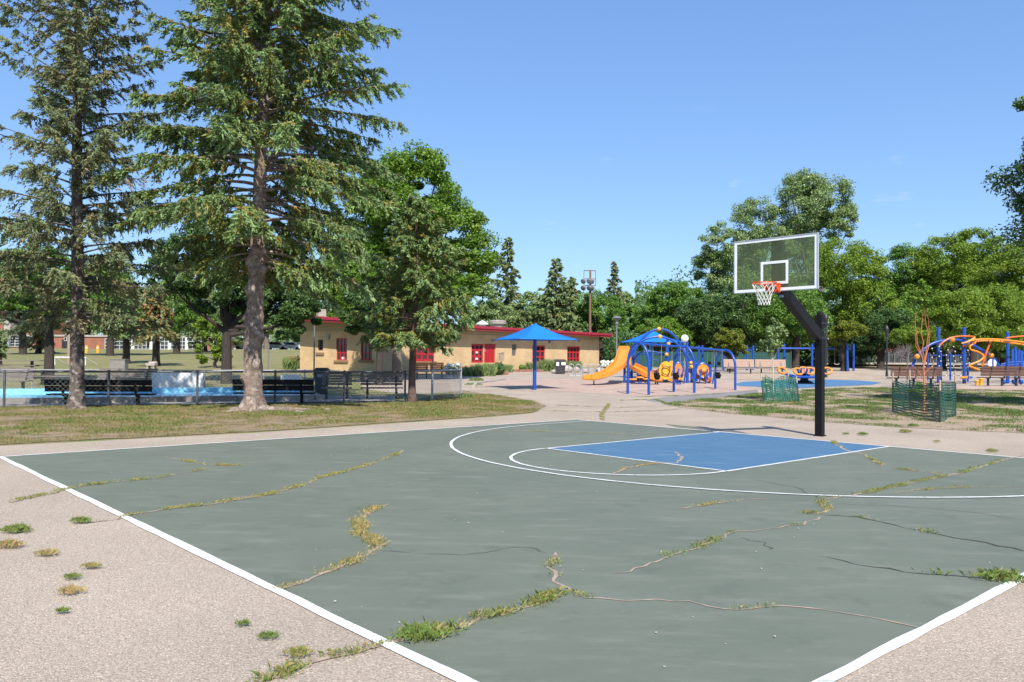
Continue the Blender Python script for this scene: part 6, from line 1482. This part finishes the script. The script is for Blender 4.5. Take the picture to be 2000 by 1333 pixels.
sapling('young white stemmed tree with pale leaves inside the leaning green net fence', sg, 3.4, mat('white_stem', (.50, .46, .40), (.42, .37, .32), 6, rough=.7), 6, [(0, 0, 2.55, .42, .4, .5), (.25, .1, 2.3, .35, .3, .4), (-.2, 0, 2.2, .3, .3, .35), (.05, 0, 3.0, .28, .28, .4), (.35, 0, 2.75, .25, .25, .3), (.0, 0, .6, .3, .3, .25)], DEC['grey'], [(.3, 0, 2.4, .05, 1.7), (-.25, .1, 2.3, -.05, 1.6), (.05, 0, 3.1, .03, 1.8), (.2, .1, 2.9, 0, 1.9), (-.15, -.1, 1.6, 0, 1.3)], 2.0, 46, 34, .13)
g = atx(1772, 56); rg = np.random.default_rng(8); k = MB()
for i in range(46):
    a = rg.uniform(-1.9, .5); q = np.array([0, 0, 1.5]); tipv = np.array([math.sin(a)*rg.uniform(.5, 1.2), rg.normal(0, .4), 1.6+math.cos(a)*rg.uniform(.2, 1.0)]); mid = (q+tipv)/2+rg.normal(0, .08, 3)
    k.tube([q, mid, tipv], [.018, .012, .005], 4, False)
    for j in range(3): k.tube([mid, mid+(tipv-mid)*.6+rg.normal(0, .22, 3)], [.010, .004], 4, False)
t = T('bare_shrub', 'dead grey leafless shrub beside the orange stemmed young tree', 'shrub', g); k.build('twigs', mat('dead_twig', (.24, .20, .20), (.18, .15, .15), 7, rough=.9), t, base=ZERO)
k = MB(); k.tube([(0, 0, -.1), (.02, 0, .8), (0, 0, 1.55)], [.07, .05, .035], 7); k.build('trunk', BARKG, t, True, base=ZERO)

# ------------------------------------------------------------------ planting and rocks in front of the pavilion
def shrub(px, py, wpx, hpx, label, kind, cat='plant', flower=None, seed=0):
    g = G(px, py); s = g[1]/FPX; w_, h_ = wpx*s, hpx*s; rg = np.random.default_rng(500+px+seed)
    t = T('garden_plant', label, cat, g, 'garden plants along the pavilion')
    n = int(500+w_*450); X = rg.uniform(-.5, .5, n)*w_; Y = rg.normal(0, .16*min(w_, 1.6), n)
    if kind == 'grass':
        P = np.stack([X, Y, np.zeros(n)], 1); hh = h_*(.6+.5*vnoise(P[:, :2]+20, 1.6, px))*np.clip(1.1-(2*np.abs(X)/w_)**4, .3, 1)
        V, F, v3 = blades(P, hh, .05, np.clip(rg.normal(.6, .2, n), 0, 1), rg, .5); link('leaves', mesh_np('leaves', V, F, leafmat('grass_plant', [(.36, .28, .14), (.30, .31, .15), (.21, .28, .10), (.17, .27, .08), (.20, .29, .13)], .3), v3), t)
    else:
        a = unit(rg.normal(0, 1, (n, 3))); r_ = rg.random(n)**.4; Q = a*r_[:, None]*np.array([w_/2, min(w_/2, .8), h_*.55])+np.array([0, 0, h_*.5]); Q[:, 2] = np.clip(Q[:, 2], .03, None)
        N_ = unit(a*.5+rg.normal(0, .5, a.shape)+np.array([0, -.1, .6])); A = perp(N_, rg); V, F = kites(Q, A, np.cross(N_, A), .17*rg.uniform(.6, 1.4, n), .10)
        link('leaves', mesh_np('leaves', V, F, DEC[kind], np.clip(rg.normal(.55, .2, n), 0, 1)), t)
        k = MB(); k.tube([(0, 0, -.05), (0, 0, h_*.6)], [.03, .012], 6); k.build('stem', BARKD, t, base=ZERO)
    if flower:
        k = MB()
        for i in range(34): a = rg.uniform(0, 6.28); q = rg.random()**.5; k.sphere((q*w_*.5*math.cos(a), -.25-.2*rg.random(), h_*(.45+.55*rg.random())), (.10 if flower == 'white' else .06)*rg.uniform(.7, 1.3), 6)
        k.build('blossoms', mat('flower_'+flower, {'white': (.80, .80, .72), 'orange': (.30, .19, .07)}[flower], rough=.8), t, base=ZERO)
shrub(572, 722, 34, 26, 'orange tinted ornamental grass at the left corner of the pavilion', 'grass', flower='orange')
shrub(598, 722, 34, 18, 'low green garden grass next to the orange tinted one', 'grass')
shrub(655, 724, 20, 15, 'small green plant left of the first red window sill', 'grass')
shrub(682, 724, 24, 17, 'taller green plant under the first red window', 'grass')
shrub(702, 725, 26, 8, 'low yellow green plant beside the big pale rock', 'yellow')
shrub(882, 732, 34, 20, 'white flowering hydrangea bush behind the grey fence end', 'lime', 'bush', 'white')
shrub(915, 735, 44, 24, 'long green lavender clump left of the notice board, left half', 'grass')
shrub(948, 735, 40, 26, 'long green lavender clump left of the notice board, right half', 'grass')
shrub(972, 733, 30, 24, 'dark broad leaved plant at the foot of the notice board', 'dark')
shrub(990, 728, 22, 18, 'grey green plant just right of the notice board post', 'grass')
shrub(1017, 722, 18, 9, 'small hosta like plant below the arched vent', 'green')
shrub(1040, 724, 26, 20, 'grass clump left of the umbrella post', 'grass')
shrub(1066, 726, 36, 24, 'broad grass clump between umbrella post and dark bin', 'grass')
shrub(1120, 722, 32, 18, 'green plant behind the bike rack under the last red window', 'grass')
shrub(1185, 725, 26, 20, 'white flowered plant at the right corner of the pavilion', 'green', 'bush', 'white')
shrub(930, 744, 30, 7, 'strip of weedy grass in the plaza paving below the lavender', 'grass', 'weeds', seed=3)
shrub(925, 752, 36, 4, 'thin strip of weeds at the plaza edge near the fence end', 'grass', 'weeds', seed=4)
shrub(912, 778, 34, 12, 'green weedy clump at the foot of the last fence post', 'grass', 'weeds', seed=5)
for i, (px, py, w_, h_) in enumerate(((590, 728, 30, 7), (625, 728, 26, 6), (665, 728, 22, 6), (712, 727, 22, 13), (1082, 729, 12, 7), (1108, 728, 22, 14), (1126, 728, 14, 11), (1145, 729, 16, 9), (1172, 728, 20, 10), (1196, 727, 16, 10), (1240, 733, 20, 6))):
    g = G(px, py); s = g[1]/FPX; k = MB(); k.sphere((0, 0, h_*s*.4), 1, 9, (w_*s/2, min(.6, w_*s/2), h_*s*.6), .16); o = k.build('rock', STONE, None, True, base=ZERO); o.location = g
    tag(o, ['flat border rock at the left corner of the pavilion', 'flat border rock left of the black bin', 'flat border rock right of the black bin', 'big round pale rock under the second red window', 'small rock left of the wheeled bin', 'largest rock directly right of the wheeled bin', 'pointed rock under the last red window', 'low rock behind the middle bike hoops', 'rock behind the right bike hoops', 'rock at the right corner of the pavilion', 'low rock behind the orange slide'][i], 'rock', 'rocks edging the pavilion garden')
for (xa, xb, py, hp, lb) in ((990, 1060, 727, 5, 'long low brick planter edge before the pavilion'), (975, 993, 733, 8, 'short brick planter end by the notice board')):
    a, b = G(xa, py), G(xb, py); s = a[1]/FPX; t = T('planter_edge', lb, 'planter', a); n = max(3, int(np.linalg.norm(b-a)/.45)); H_ = hp*s
    for j in range(2):
        for i in range(n):
            p = a+(b-a)*(i+.02)/n; q = a+(b-a)*(i+.96)/n; zc = H_*(.25+.5*j); k = MB(); k.beam(p+np.array([0, 0, zc]), q+np.array([0, 0, zc]), .3, H_*.48); k.build('block', mat('planter_brick', (.30, .15, .11), (.22, .11, .085), 4, rough=.9), t)
g0 = [G(*p) for p in ((925, 757), (930, 751), (955, 747), (985, 743), (1010, 741.5))]
t = T('chip_bed_kerb', 'curved pale concrete kerb at the left end of the wood chip bed', 'kerb', g0[0])
for a, b in zip(g0[:-1], g0[1:]): k = MB(); k.beam(a+np.array([0, 0, .04]), b+np.array([0, 0, .04]), .18, .12); k.build('kerb_stone', CONC, t)
print('tree faces', nt_faces)
